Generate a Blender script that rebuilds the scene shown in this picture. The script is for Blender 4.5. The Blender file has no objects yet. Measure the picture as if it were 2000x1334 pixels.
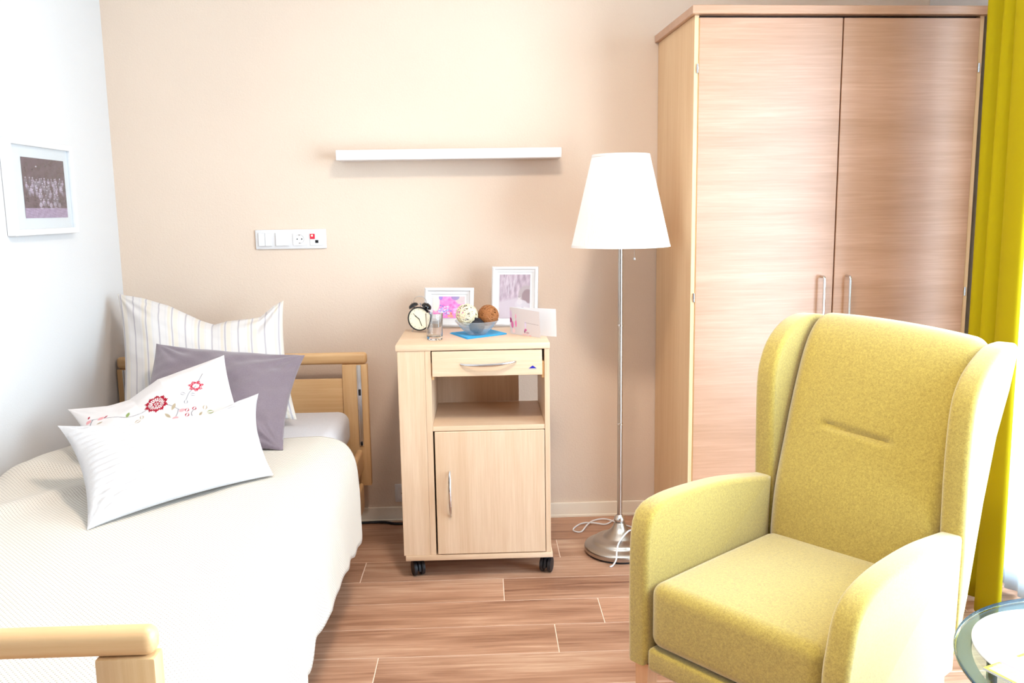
import bpy, bmesh, math, random
import numpy as np
from mathutils import Vector, Matrix, noise
random.seed(7)
rng = np.random.default_rng(7)
PI = math.pi
SC = bpy.context.scene
COL = SC.collection

# ------------------------------------------------------------------ camera
cam = bpy.data.cameras.new('camera')
cam.sensor_width = 36.0
cam.lens = 1699.84 / 2000 * 36.0
cam.clip_start = 0.05
cam_o = bpy.data.objects.new('camera', cam)
COL.objects.link(cam_o)
RC = Matrix(((0.999286305, -0.034527008, -0.015322080),
             (-0.020346399, -0.150226981, -0.988442147),
             (0.031826160, 0.988048450, -0.150822265)))     # rows: image right, image down, forward
M = Matrix((RC[0], -RC[1], -RC[2])).transposed().to_4x4()
M.translation = Vector((0, 0, 1.3567))
cam_o.matrix_world = M
SC.camera = cam_o

# ------------------------------------------------------------------ world, lights, exposure
SC.view_settings.view_transform = 'Standard'
SC.view_settings.look = 'None'
SC.view_settings.exposure = -0.3
SC.view_settings.gamma = 1.0
SC.view_settings.use_curve_mapping = False
SC.cycles.use_denoising = True
SC.cycles.max_bounces = 8
SC.cycles.diffuse_bounces = 5
SC.cycles.transparent_max_bounces = 12
SC.cycles.sample_clamp_indirect = 8.0

SKY = (0.70, 0.87, 1.0)
SKY_STRENGTH = 22.5
world = bpy.data.worlds.new('overcast_sky')
world.use_nodes = True
world.node_tree.nodes['Background'].inputs[0].default_value = (*SKY, 1)
world.node_tree.nodes['Background'].inputs[1].default_value = SKY_STRENGTH
SC.world = world


def area_light(name, loc, rot, size, energy, color, size_y=None, portal=False):
    l = bpy.data.lights.new(name, 'AREA')
    l.size = size
    if size_y:
        l.shape = 'RECTANGLE'
        l.size_y = size_y
    else:
        l.shape = 'DISK'
    l.energy = energy
    l.color = color
    l.cycles.is_portal = portal
    o = bpy.data.objects.new(name, l)
    COL.objects.link(o)
    o.location = loc
    o.rotation_euler = rot
    return o


# the room's ceiling lamp, above and in front of the bed wall
area_light('ceiling_lamp', (0.15, 1.75, 2.56), (0, 0, 0), 0.32, 50.0, (1.0, 0.87, 0.74))
# portal in the window opening (only guides sampling of the sky)
area_light('window_portal', (2.08, 1.49, 1.19), (0, PI / 2, 0), 2.3, 1.0, (1, 1, 1), 3.0, portal=True)

# ------------------------------------------------------------------ helpers
MATS = {}
TM = {}            # matrices of things


def lin(c):
    return tuple((x / 12.92 if x <= 0.04045 else ((x + 0.055) / 1.055) ** 2.4) for x in c)


def hexc(h):
    return lin(tuple(int(h[i:i + 2], 16) / 255 for i in (0, 2, 4)))


def lina(a):
    a = np.clip(a, 0, 1)
    return np.where(a <= 0.04045, a / 12.92, ((a + 0.055) / 1.055) ** 2.4)


class NT:
    def __init__(self, name):
        self.m = bpy.data.materials.new(name)
        self.m.use_nodes = True
        self.t = self.m.node_tree
        self.b = self.t.nodes['Principled BSDF']
        self.out = self.t.nodes['Material Output']
        MATS[name] = self.m

    def n(self, typ, **kw):
        nd = self.t.nodes.new(typ)
        for k, v in kw.items():
            if k.startswith('i_'):
                nd.inputs[k[2:].replace('_', ' ')].default_value = v
            else:
                setattr(nd, k, v)
        return nd

    def l(self, a, b):
        self.t.links.new(a, b)

    def set(self, **kw):
        for k, v in kw.items():
            self.b.inputs[k.replace('_', ' ')].default_value = v
        return self


def coords(g, scale=(1, 1, 1), rot=(0, 0, 0), kind='Object', rnd=False):
    tc = g.n('ShaderNodeTexCoord')
    mp = g.n('ShaderNodeMapping')
    mp.inputs['Scale'].default_value = scale
    mp.inputs['Rotation'].default_value = rot
    g.l(tc.outputs[kind], mp.inputs['Vector'])
    if rnd:
        oi = g.n('ShaderNodeObjectInfo')
        mul = g.n('ShaderNodeVectorMath', operation='MULTIPLY')
        cb = g.n('ShaderNodeCombineXYZ')
        for i in range(3):
            g.l(oi.outputs['Random'], cb.inputs[i])
        mul.inputs[1].default_value = (37.0, 91.0, 53.0)
        g.l(cb.outputs[0], mul.inputs[0])
        ad = g.n('ShaderNodeVectorMath', operation='ADD')
        g.l(mp.outputs[0], ad.inputs[0])
        g.l(mul.outputs[0], ad.inputs[1])
        return ad.outputs[0]
    return mp.outputs[0]


def ramp(g, fac, stops):
    r = g.n('ShaderNodeValToRGB')
    el = r.color_ramp.elements
    while len(el) < len(stops):
        el.new(0.5)
    for e, (p, c) in zip(el, stops):
        e.position = p
        e.color = (*c, 1)
    g.l(fac, r.inputs[0])
    return r.outputs[0]


def bump(g, height, strength, dist=0.002):
    b = g.n('ShaderNodeBump')
    b.inputs['Strength'].default_value = strength
    b.inputs['Distance'].default_value = dist
    g.l(height, b.inputs['Height'])
    g.l(b.outputs[0], g.b.inputs['Normal'])


def plain(name, color, rough=0.5, metal=0.0, spec=0.5, **kw):
    g = NT(name)
    g.set(Base_Color=(*color, 1), Roughness=rough, Metallic=metal, Specular_IOR_Level=spec)
    g.set(**kw)
    return g.m


def wood(name, c1, c2, axis='z', rough=0.4, fine=90, coarse=9, rnd=False, spec=0.5, mixf=0.5, bmp=0.08):
    g = NT(name)
    st = {'x': (0.035, 1, 1), 'y': (1, 0.035, 1), 'z': (1, 1, 0.035)}[axis]
    v1 = coords(g, tuple(s * fine for s in st), rnd=rnd)
    v2 = coords(g, tuple(s * coarse * (2.2 if s < 1 else 1) for s in st), rnd=rnd)
    n1 = g.n('ShaderNodeTexNoise', i_Scale=1.0, i_Detail=6.0, i_Roughness=0.65)
    n2 = g.n('ShaderNodeTexNoise', i_Scale=1.0, i_Detail=3.0, i_Roughness=0.55, i_Distortion=0.6)
    g.l(v1, n1.inputs['Vector'])
    g.l(v2, n2.inputs['Vector'])
    mx = g.n('ShaderNodeMix', data_type='FLOAT')
    mx.inputs[0].default_value = mixf
    g.l(n1.outputs[0], mx.inputs[2])
    g.l(n2.outputs[0], mx.inputs[3])
    col = ramp(g, mx.outputs[0], [(0.32, c2), (0.5, tuple((a + b) / 2 for a, b in zip(c1, c2))), (0.64, c1)])
    g.l(col, g.b.inputs['Base Color'])
    g.set(Roughness=rough, Specular_IOR_Level=spec)
    bump(g, n1.outputs[0], bmp, 0.001)
    return g.m


def painted(name, rough=0.6, spec=0.4):
    g = NT(name)
    a = g.n('ShaderNodeAttribute', attribute_name='Col')
    g.l(a.outputs['Color'], g.b.inputs['Base Color'])
    g.set(Roughness=rough, Specular_IOR_Level=spec)
    return g


# ------------------------------------------------------------------ mesh building
class B:
    """collects shapes into one bmesh"""
    def __init__(self):
        self.bm = bmesh.new()

    def box(self, x0, x1, y0, y1, z0, z1, bev=0.0, seg=2):
        r = bmesh.ops.create_cube(self.bm, size=1.0)
        vs = r['verts']
        for v in vs:
            v.co = Vector((x0 + (v.co.x + 0.5) * (x1 - x0), y0 + (v.co.y + 0.5) * (y1 - y0), z0 + (v.co.z + 0.5) * (z1 - z0)))
        if bev > 0:
            es = list({e for v in vs for e in v.link_edges})
            bmesh.ops.bevel(self.bm, geom=es, offset=bev, segments=seg, profile=0.5, affect='EDGES')
        return self

    def prism(self, poly, f0, f1, bev=0.0, seg=3):
        """poly: 2d points; f0/f1 map a 2d point to 3d for the two end caps"""
        a = [self.bm.verts.new(f0(p)) for p in poly]
        b = [self.bm.verts.new(f1(p)) for p in poly]
        n = len(poly)
        fs = [self.bm.faces.new(a), self.bm.faces.new(list(reversed(b)))]
        for i in range(n):
            fs.append(self.bm.faces.new((a[i], b[i], b[(i + 1) % n], a[(i + 1) % n])))
        bmesh.ops.recalc_face_normals(self.bm, faces=fs)
        if bev > 0:
            es = list({e for f in fs[:2] for e in f.edges})
            bmesh.ops.bevel(self.bm, geom=es, offset=bev, segments=seg, profile=0.5, affect='EDGES')
        return self

    def tube(self, pts, r, seg=8, closed=False, cap=True):
        pts = [Vector(p) for p in pts]
        n = len(pts)
        rs = r if isinstance(r, (list, tuple)) else [r] * n
        rings = []
        up = None
        for i in range(n):
            if closed:
                t = (pts[(i + 1) % n] - pts[i - 1])
            else:
                t = pts[min(i + 1, n - 1)] - pts[max(i - 1, 0)]
            t.normalize()
            if up is None:
                up = Vector((0, 0, 1)) if abs(t.z) < 0.9 else Vector((1, 0, 0))
            s = t.cross(up)
            if s.length < 1e-6:
                s = t.cross(Vector((0, 1, 0)))
            s.normalize()
            u2 = s.cross(t)
            up = u2
            rings.append([self.bm.verts.new(pts[i] + (s * math.cos(2 * PI * k / seg) + u2 * math.sin(2 * PI * k / seg)) * rs[i]) for k in range(seg)])
        m = n if closed else n - 1
        for i in range(m):
            A, Bq = rings[i], rings[(i + 1) % n]
            for k in range(seg):
                self.bm.faces.new((A[k], A[(k + 1) % seg], Bq[(k + 1) % seg], Bq[k]))
        if not closed and cap:
            self.bm.faces.new(list(reversed(rings[0])))
            self.bm.faces.new(rings[-1])
        return self

    def lathe(self, prof, seg=32, c=(0, 0, 0), wob=None):
        """prof: list of (r, z) from bottom to top; r=0 ends close"""
        rings = []
        for (r, z) in prof:
            if r <= 1e-6:
                rings.append([self.bm.verts.new((c[0], c[1], c[2] + z))])
            else:
                rings.append([self.bm.verts.new((c[0] + (r + (wob(k, z) if wob else 0)) * math.cos(2 * PI * k / seg),
                                                 c[1] + (r + (wob(k, z) if wob else 0)) * math.sin(2 * PI * k / seg), c[2] + z)) for k in range(seg)])
        for A, Bq in zip(rings, rings[1:]):
            for k in range(seg):
                k2 = (k + 1) % seg
                if len(A) == 1 and len(Bq) == 1:
                    continue
                if len(A) == 1:
                    self.bm.faces.new((A[0], Bq[k2], Bq[k]))
                elif len(Bq) == 1:
                    self.bm.faces.new((A[k], A[k2], Bq[0]))
                else:
                    self.bm.faces.new((A[k], A[k2], Bq[k2], Bq[k]))
        return self

    def xform(self, m):
        bmesh.ops.transform(self.bm, matrix=m, verts=self.bm.verts)
        return self


def smooth_mesh(me, angle=35):
    me.polygons.foreach_set('use_smooth', [True] * len(me.polygons))
    try:
        me.set_sharp_from_angle(angle=math.radians(angle))
    except Exception:
        pass


def finish(o, parent):
    if parent is not None:
        o.parent = parent
    COL.objects.link(o)
    return o


def obj(name, b, mat, parent=None, local=False, smooth=True, angle=35, kind=None, label=None):
    """links the collected shapes as ONE mesh object; coordinates are world ones unless local"""
    bm = b.bm if isinstance(b, B) else b
    bmesh.ops.recalc_face_normals(bm, faces=bm.faces)
    if parent is not None and not local:
        bmesh.ops.transform(bm, matrix=TM[parent.name].inverted(), verts=bm.verts)
    me = bpy.data.meshes.new(name)
    bm.to_mesh(me)
    bm.free()
    me.materials.append(mat)
    if smooth:
        smooth_mesh(me, angle)
    o = bpy.data.objects.new(name, me)
    if parent is not None:
        TM[o.name] = TM[parent.name].copy()
    else:
        TM[o.name] = Matrix()
    if kind:
        o['kind'] = kind
    if label:
        o['label'] = label
    return finish(o, parent)


def origin_to(o, loc):
    """moves a top-level mesh's origin"""
    m = Matrix.Translation(Vector(loc))
    o.data.transform(m.inverted())
    o.matrix_world = m
    TM[o.name] = m.copy()
    return o


def thing(name, label, cat, loc=(0, 0, 0), rz=0.0, group=None):
    o = bpy.data.objects.new(name, None)
    o.empty_display_size = 0.1
    o.location = loc
    o.rotation_euler = (0, 0, rz)
    COL.objects.link(o)
    TM[o.name] = Matrix.Translation(Vector(loc)) @ Matrix.Rotation(rz, 4, 'Z')
    o['label'] = label
    o['category'] = cat
    if group:
        o['group'] = group
    return o


def tag(o, label, cat, group=None):
    o['label'] = label
    o['category'] = cat
    if group:
        o['group'] = group
    return o


def grid_obj(name, P, mat, parent=None, colors=None, uv=True, closed_back=None, smooth=True, angle=60, local=False):
    """P: (n,m,3) array of points -> surface; closed_back: second array, welded along the border"""
    n, m = P.shape[:2]
    verts = P.reshape(-1, 3)
    idx = np.arange(n * m).reshape(n, m)
    q = np.stack([idx[:-1, :-1], idx[:-1, 1:], idx[1:, 1:], idx[1:, :-1]], -1).reshape(-1, 4)
    faces = [q]
    cols = None if colors is None else colors.reshape(-1, 3)
    uvv = np.stack(np.meshgrid(np.linspace(0, 1, m), np.linspace(0, 1, n)), -1).reshape(-1, 2)
    if closed_back is not None:
        bi = np.full((n, m), -1)
        bi[0, :] = idx[0, :]
        bi[-1, :] = idx[-1, :]
        bi[:, 0] = idx[:, 0]
        bi[:, -1] = idx[:, -1]
        inner = closed_back[1:-1, 1:-1].reshape(-1, 3)
        bi[1:-1, 1:-1] = n * m + np.arange((n - 2) * (m - 2)).reshape(n - 2, m - 2)
        verts = np.concatenate([verts, inner])
        faces.append(np.stack([bi[:-1, :-1], bi[1:, :-1], bi[1:, 1:], bi[:-1, 1:]], -1).reshape(-1, 4))
        if cols is not None:
            cols = np.concatenate([cols, colors[1:-1, 1:-1].reshape(-1, 3)])
        uvv = np.concatenate([uvv, uvv.reshape(n, m, 2)[1:-1, 1:-1].reshape(-1, 2)])
    faces = np.concatenate(faces)
    if parent is not None and not local:
        Mi = np.array(TM[parent.name].inverted())
        verts = verts @ Mi[:3, :3].T + Mi[:3, 3]
    me = bpy.data.meshes.new(name)
    me.from_pydata(verts.tolist(), [], faces.tolist())
    if cols is not None:
        ca = me.color_attributes.new('Col', 'FLOAT_COLOR', 'POINT')
        ca.data.foreach_set('color', np.concatenate([lina(cols), np.ones((len(cols), 1))], 1).astype(np.float32).ravel())
    if uv:
        ul = me.uv_layers.new(name='UVMap')
        ul.data.foreach_set('uv', uvv[faces.ravel()].astype(np.float32).ravel())
    me.materials.append(mat)
    if smooth:
        smooth_mesh(me, angle)
    o = bpy.data.objects.new(name, me)
    TM[o.name] = TM[parent.name].copy() if parent is not None else Matrix()
    return finish(o, parent)


def quad_grid(c00, c10, c01, c11, n, m):
    """bilinear grid, rows go from c00->c01 (v), columns c00->c10 (u)"""
    u = np.linspace(0, 1, m)[None, :, None]
    v = np.linspace(0, 1, n)[:, None, None]
    c00, c10, c01, c11 = [np.array(c, float) for c in (c00, c10, c01, c11)]
    return c00 * (1 - u) * (1 - v) + c10 * u * (1 - v) + c01 * (1 - u) * v + c11 * u * v


def catmull(pts, n):
    """smooth resample of a polyline (any dimension) to n points"""
    p = np.array(pts, float)
    p = np.concatenate([[2 * p[0] - p[1]], p, [2 * p[-1] - p[-2]]])
    out = []
    for i in range(1, len(p) - 2):
        for t in np.linspace(0, 1, 24, endpoint=False):
            a, b, c, d = p[i - 1], p[i], p[i + 1], p[i + 2]
            out.append(0.5 * ((2 * b) + (c - a) * t + (2 * a - 5 * b + 4 * c - d) * t * t + (3 * b - a - 3 * c + d) * t ** 3))
    out.append(p[-2])
    out = np.array(out)
    s = np.concatenate([[0], np.cumsum(np.linalg.norm(np.diff(out, axis=0), axis=1))])
    return np.stack([np.interp(np.linspace(0, s[-1], n), s, out[:, k]) for k in range(out.shape[1])], 1)


def fbm(x, y, seed=0, oct=3, f=1.0):
    out = np.zeros_like(x)
    a = 1.0
    for o in range(oct):
        r = np.random.default_rng(seed + o * 17)
        for _ in range(4):
            th = r.uniform(0, 2 * PI)
            k = f * (2 ** o) * r.uniform(0.7, 1.3)
            out += a * 0.25 * np.sin((x * math.cos(th) + y * math.sin(th)) * k * 2 * PI + r.uniform(0, 6.28))
        a *= 0.5
    return out


# ------------------------------------------------------------------ materials
def wall_mat(name, c, var=0.03, b=0.35):
    g = NT(name)
    v = coords(g, (1, 1, 1))
    n1 = g.n('ShaderNodeTexNoise', i_Scale=170.0, i_Detail=3.0, i_Roughness=0.6)
    n2 = g.n('ShaderNodeTexNoise', i_Scale=1.3, i_Detail=2.0)
    g.l(v, n1.inputs['Vector'])
    g.l(v, n2.inputs['Vector'])
    col = ramp(g, n2.outputs[0], [(0.3, tuple(x * (1 - var) for x in c)), (0.7, tuple(min(1, x * (1 + var)) for x in c))])
    g.l(col, g.b.inputs['Base Color'])
    g.set(Roughness=0.85, Specular_IOR_Level=0.25)
    bump(g, n1.outputs[0], b, 0.003)
    return g.m


M_WALL = wall_mat('beige_plaster', hexc('dac5b3'))
M_WHITE_WALL = wall_mat('white_plaster', hexc('d0cdcc'), 0.01, 0.2)
M_REAR_WALL = wall_mat('brown_plaster', hexc('5d4a3c'))
M_CEIL = plain('ceiling_paint', hexc('f2efe9'), 0.9)
M_TRIM = plain('trim_cream', hexc('e9dccb'), 0.45)
M_WHITE = plain('white_lacquer', hexc('d9d6d6'), 0.35)
M_PLASTIC = plain('white_plastic', hexc('dad7d7'), 0.3)
M_BLACK = plain('black_rubber', hexc('16151a'), 0.5)
M_BLACK_GLOSS = plain('black_gloss', hexc('0d0b0d'), 0.15)
M_STEEL = plain('brushed_steel', hexc('b9b1aa'), 0.28, 1.0)
M_CHROME = plain('satin_chrome', hexc('d8d8da'), 0.2, 1.0)
M_DARK_METAL = plain('dark_metal', hexc('1d1b1f'), 0.4, 0.3)
M_OAK_F = wood('pale_oak_front', hexc('bf9072'), hexc('a2734f'), 'x', 0.45, 130, 10, spec=0.45)
MATS['pale_oak_front'].node_tree.nodes['Principled BSDF'].inputs['Coat Weight'].default_value = 1.0
MATS['pale_oak_front'].node_tree.nodes['Principled BSDF'].inputs['Coat Roughness'].default_value = 0.33
M_OAK_S = wood('oak_side', hexc('ddbc94'), hexc('cfa77c'), 'z', 0.5, 120, 9)
M_ASH = wood('ash_laminate', hexc('dec2a6'), hexc('cba988'), 'z', 0.42, 150, 12)
M_ASH_H = wood('ash_laminate_level', hexc('dec2a6'), hexc('cdab8a'), 'x', 0.42, 150, 12)
M_BEECH = wood('beech', hexc('d9b384'), hexc('c79a68'), 'x', 0.4, 110, 9)
M_BEECH_V = wood('beech_upright', hexc('d9b384'), hexc('c79a68'), 'z', 0.4, 110, 9)
M_LEG = wood('leg_beech', hexc('e3b48c'), hexc('d29f75'), 'z', 0.4, 110, 9)


def plank_mat():
    g = NT('floor_plank')
    v1 = coords(g, (3.0, 95, 95), rnd=True)
    v2 = coords(g, (2.0, 24, 24), rnd=True)
    n1 = g.n('ShaderNodeTexNoise', i_Scale=1.0, i_Detail=7.0, i_Roughness=0.7)
    g.l(v1, n1.inputs['Vector'])
    wv = g.n('ShaderNodeTexNoise', i_Scale=1.0, i_Detail=4.0, i_Roughness=0.6, i_Distortion=1.6)
    g.l(v2, wv.inputs['Vector'])
    n3 = g.n('ShaderNodeTexNoise', i_Scale=1.0, i_Detail=2.0)
    v3 = coords(g, (1.5, 6, 6), rnd=True)
    g.l(v3, n3.inputs['Vector'])
    m1 = g.n('ShaderNodeMix', data_type='FLOAT')
    m1.inputs[0].default_value = 0.45
    g.l(n1.outputs[0], m1.inputs[2])
    g.l(wv.outputs[0], m1.inputs[3])
    m2 = g.n('ShaderNodeMix', data_type='FLOAT')
    m2.inputs[0].default_value = 0.4
    g.l(m1.outputs[0], m2.inputs[2])
    g.l(n3.outputs[0], m2.inputs[3])
    col = ramp(g, m2.outputs[0], [(0.34, hexc('6f4430')), (0.45, hexc('a0745a')), (0.53, hexc('b98d72')), (0.64, hexc('d6b196'))])
    oi = g.n('ShaderNodeObjectInfo')
    hs = g.n('ShaderNodeHueSaturation')
    mr = g.n('ShaderNodeMapRange')
    mr.inputs['To Min'].default_value = 0.86
    mr.inputs['To Max'].default_value = 1.1
    g.l(oi.outputs['Random'], mr.inputs['Value'])
    g.l(mr.outputs[0], hs.inputs['Value'])
    g.l(col, hs.inputs['Color'])
    g.l(hs.outputs[0], g.b.inputs['Base Color'])
    g.set(Roughness=0.42, Specular_IOR_Level=0.45)
    bump(g, n1.outputs[0], 0.12, 0.001)
    return g.m


M_PLANK = plank_mat()
M_GROUT = plain('plank_bed', hexc('f0dac8'), 0.7)


def fabric_mat(name, c1, c2, scale=420, rough=0.9, sheen=0.5, sheen_tint=(1, 1, 1), b=0.3):
    g = NT(name)
    v = coords(g, (1, 1, 1))
    n1 = g.n('ShaderNodeTexNoise', i_Scale=scale, i_Detail=4.0, i_Roughness=0.75)
    n2 = g.n('ShaderNodeTexNoise', i_Scale=scale * 0.45, i_Detail=3.0, i_Roughness=0.6)
    g.l(v, n1.inputs['Vector'])
    g.l(v, n2.inputs['Vector'])
    mx = g.n('ShaderNodeMix', data_type='FLOAT')
    mx.inputs[0].default_value = 0.35
    g.l(n1.outputs[0], mx.inputs[2])
    g.l(n2.outputs[0], mx.inputs[3])
    col = ramp(g, mx.outputs[0], [(0.36, c2), (0.62, c1)])
    g.l(col, g.b.inputs['Base Color'])
    g.set(Roughness=rough, Specular_IOR_Level=0.3, Sheen_Weight=sheen, Sheen_Roughness=0.6, Sheen_Tint=(*sheen_tint, 1))
    bump(g, n1.outputs[0], b, 0.0015)
    return g.m


M_CHAIR = fabric_mat('lime_upholstery', (0.47, 0.340, 0.048), (0.265, 0.175, 0.015), 360, 0.85, 0.50)
M_SEAM = plain('seam_shadow', hexc('6d5a10'), 0.9)
M_SHEET = fabric_mat('white_sheet', hexc('cbc7ca'), hexc('c2bec1'), 300, 0.85, 0.1, b=0.08)
M_GREY = fabric_mat('grey_satin', hexc('75666e'), hexc('65565f'), 500, 0.5, 0.3, b=0.08)


def blanket_mat():
    g = NT('cream_crochet')
    tc = g.n('ShaderNodeTexCoord')
    mp = g.n('ShaderNodeMapping')
    mp.inputs['Scale'].default_value = (1.36 * 2 * PI / 0.011, 1.62 * 2 * PI / 0.011, 1)
    g.l(tc.outputs['UV'], mp.inputs['Vector'])
    sp = g.n('ShaderNodeSeparateXYZ')
    g.l(mp.outputs[0], sp.inputs[0])
    s1 = g.n('ShaderNodeMath', operation='SINE')
    s2 = g.n('ShaderNodeMath', operation='SINE')
    g.l(sp.outputs[0], s1.inputs[0])
    g.l(sp.outputs[1], s2.inputs[0])
    mu = g.n('ShaderNodeMath', operation='MULTIPLY')
    g.l(s1.outputs[0], mu.inputs[0])
    g.l(s2.outputs[0], mu.inputs[1])
    col = ramp(g, mu.outputs[0], [(0.0, hexc('cfc6bb')), (0.62, hexc('c9c0b5')), (0.92, hexc('8c8377'))])
    g.l(col, g.b.inputs['Base Color'])
    g.set(Roughness=0.9, Specular_IOR_Level=0.2, Sheen_Weight=0.1)
    inv = g.n('ShaderNodeMath', operation='MULTIPLY')
    inv.inputs[1].default_value = -1.0
    g.l(mu.outputs[0], inv.inputs[0])
    bump(g, inv.outputs[0], 0.35, 0.002)
    return g.m


M_BLANKET = blanket_mat()


def glass_thin(name, tint=(1, 1, 1), gloss=0.08, rough=0.02):
    g = NT(name)
    t = g.t
    t.nodes.remove(g.b)
    tr = g.n('ShaderNodeBsdfTransparent')
    tr.inputs[0].default_value = (*tint, 1)
    gl = g.n('ShaderNodeBsdfGlossy')
    gl.inputs['Roughness'].default_value = rough
    fr = g.n('ShaderNodeFresnel')
    geo = g.n('ShaderNodeNewGeometry')
    ior = g.n('ShaderNodeMapRange')          # same reflectance from both sides of the sheet
    ior.inputs['To Min'].default_value = 1.45
    ior.inputs['To Max'].default_value = 1 / 1.45
    g.l(geo.outputs['Backfacing'], ior.inputs['Value'])
    g.l(ior.outputs[0], fr.inputs[0])
    mx = g.n('ShaderNodeMixShader')
    g.l(fr.outputs[0], mx.inputs[0])
    g.l(tr.outputs[0], mx.inputs[1])
    g.l(gl.outputs[0], mx.inputs[2])
    g.l(mx.outputs[0], g.out.inputs[0])
    return g.m


M_PANE = glass_thin('window_glass', (0.97, 0.99, 1.0))
M_TABLE_GLASS = glass_thin('table_glass', (0.80, 0.90, 0.90))


def real_glass(name, tint=(1, 1, 1), rough=0.0, ior=1.45):
    g = NT(name)
    g.set(Base_Color=(*tint, 1), Roughness=rough, IOR=ior, Transmission_Weight=1.0)
    return g.m


M_GLASS = real_glass('clear_glass')
M_BOWL = glass_thin('ribbed_glass', (0.93, 0.95, 0.97))
_t = M_BOWL.node_tree
_d = _t.nodes.new('ShaderNodeBsdfTranslucent')
_d2 = _t.nodes.new('ShaderNodeBsdfDiffuse')
_d.inputs[0].default_value = _d2.inputs[0].default_value = (0.80, 0.84, 0.90, 1)
_a = _t.nodes.new('ShaderNodeMixShader')
_t.links.new(_d.outputs[0], _a.inputs[1])
_t.links.new(_d2.outputs[0], _a.inputs[2])
_m = _t.nodes.new('ShaderNodeMixShader')
_m.inputs[0].default_value = 0.20
_o = _t.nodes['Material Output']
_t.links.new(_o.inputs[0].links[0].from_socket, _m.inputs[1])
_t.links.new(_a.outputs[0], _m.inputs[2])
_t.links.new(_m.outputs[0], _o.inputs[0])


def translucent(name, c, tr=0.5, rough=0.9, sheen=0.0):
    g = NT(name)
    d = g.n('ShaderNodeBsdfTranslucent')
    d.inputs[0].default_value = (*c, 1)
    g.set(Base_Color=(*c, 1), Roughness=rough, Specular_IOR_Level=0.2, Sheen_Weight=sheen)
    mx = g.n('ShaderNodeMixShader')
    mx.inputs[0].default_value = tr
    g.l(g.b.outputs[0], mx.inputs[1])
    g.l(d.outputs[0], mx.inputs[2])
    g.l(mx.outputs[0], g.out.inputs[0])
    return g


M_CURTAIN = translucent('lime_curtain_cloth', hexc('bca90c'), 0.25).m
M_SHEER = translucent('sheer_voile', hexc('eef2f6'), 0.6).m
M_SHADE = translucent('pleated_shade', hexc('f5f2f0'), 0.3).m

# ------------------------------------------------------------------ room
XL, YB, XR, YR, ZC = -1.512, 3.703, 1.868, -1.5, 2.62


def struct(name, b, m, parent=None, smooth=False):
    return obj(name, b, m, parent, smooth=smooth, kind='structure')


struct('wall_back', B().box(XL - 0.2, XR + 0.25, YB, YB + 0.15, -0.05, ZC), M_WALL)
struct('wall_left', B().box(XL - 0.15, XL, YR, YB, -0.05, ZC), M_WHITE_WALL)
struct('wall_rear', B().box(XL - 0.15, XR + 0.25, YR - 0.15, YR, -0.05, ZC), M_REAR_WALL)
WY0, WY1, WZ0, WZ1 = 0.0, 2.98, 0.04, 2.32
b = B()
b.box(XR, XR + 0.25, YR, WY0, -0.05, ZC)
b.box(XR, XR + 0.25, WY1, YB, -0.05, ZC)
b.box(XR, XR + 0.25, WY0, WY1, WZ1, ZC)
b.box(XR, XR + 0.25, WY0, WY1, -0.05, WZ0)
struct('wall_right', b, M_WHITE_WALL)
struct('ceiling', B().box(XL - 0.15, XR + 0.25, YR - 0.15, YB + 0.15, ZC, ZC + 0.1), M_CEIL)

# window: frame, mullion, panes
win = struct('window_1', B().box(XR + 0.12, XR + 0.19, WY0, WY0 + 0.07, WZ0, WZ1).box(XR + 0.12, XR + 0.19, WY1 - 0.07, WY1, WZ0, WZ1)
             .box(XR + 0.12, XR + 0.19, WY0 + 0.07, WY1 - 0.07, WZ0, WZ0 + 0.08).box(XR + 0.12, XR + 0.19, WY0 + 0.07, WY1 - 0.07, WZ1 - 0.07, WZ1)
             .box(XR + 0.12, XR + 0.19, 1.34, 1.43, WZ0 + 0.08, WZ1 - 0.07), M_PLASTIC)
for y0, y1 in ((WY0 + 0.07, 1.34), (1.43, WY1 - 0.07)):
    obj('pane', B().box(XR + 0.150, XR + 0.156, y0, y1, WZ0 + 0.08, WZ1 - 0.07), M_PANE, win, smooth=False)

# floor bed with single planks
floor = struct('floor', B().box(XL - 0.1, XR + 0.25, YR - 0.1, YB + 0.1, -0.06, -0.0012), M_GROUT)
PW, PL, W0 = 0.1846, 1.22, 3.0621
joints = {0: -0.477, 1: 0.052, 2: 0.380, 3: 0.2125, 4: -0.3445}
plank_meshes = {}


def plank_mesh(L, w):
    k = (round(L, 3), round(w, 3))
    if k not in plank_meshes:
        bb = B().box(-L / 2, L / 2, -w / 2, w / 2, -0.0014, 0.0)
        es = [e for e in bb.bm.edges if all(v.co.z > -0.0005 for v in e.verts)]
        bmesh.ops.bevel(bb.bm, geom=es, offset=0.0006, segments=1, affect='EDGES')
        me = bpy.data.meshes.new('plank')
        bb.bm.to_mesh(me)
        bb.bm.free()
        me.materials.append(M_PLANK)
        plank_meshes[k] = me
    return plank_meshes[k]


row = -3
while True:
    y1 = W0 - (row - 1) * PW
    y0 = y1 - PW
    row += 1
    if y0 > YB:
        continue
    if y1 < YR:
        break
    y1c, y0c = min(y1, YB), max(y0, YR)
    j = joints.get(row - 1, random.uniform(-0.5, 0.7))
    x = j - PL * 4
    while x < XR:
        x0, x1 = max(x, XL), min(x + PL, XR)
        if x1 - x0 > 0.03:
            w = y1c - y0c - 0.0030
            L = x1 - x0 - 0.0030
            o = bpy.data.objects.new('plank', plank_mesh(L, w))
            o.location = ((x0 + x1) / 2, (y0c + y1c) / 2, 0)
            o.parent = floor
            COL.objects.link(o)
        x += PL

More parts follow.
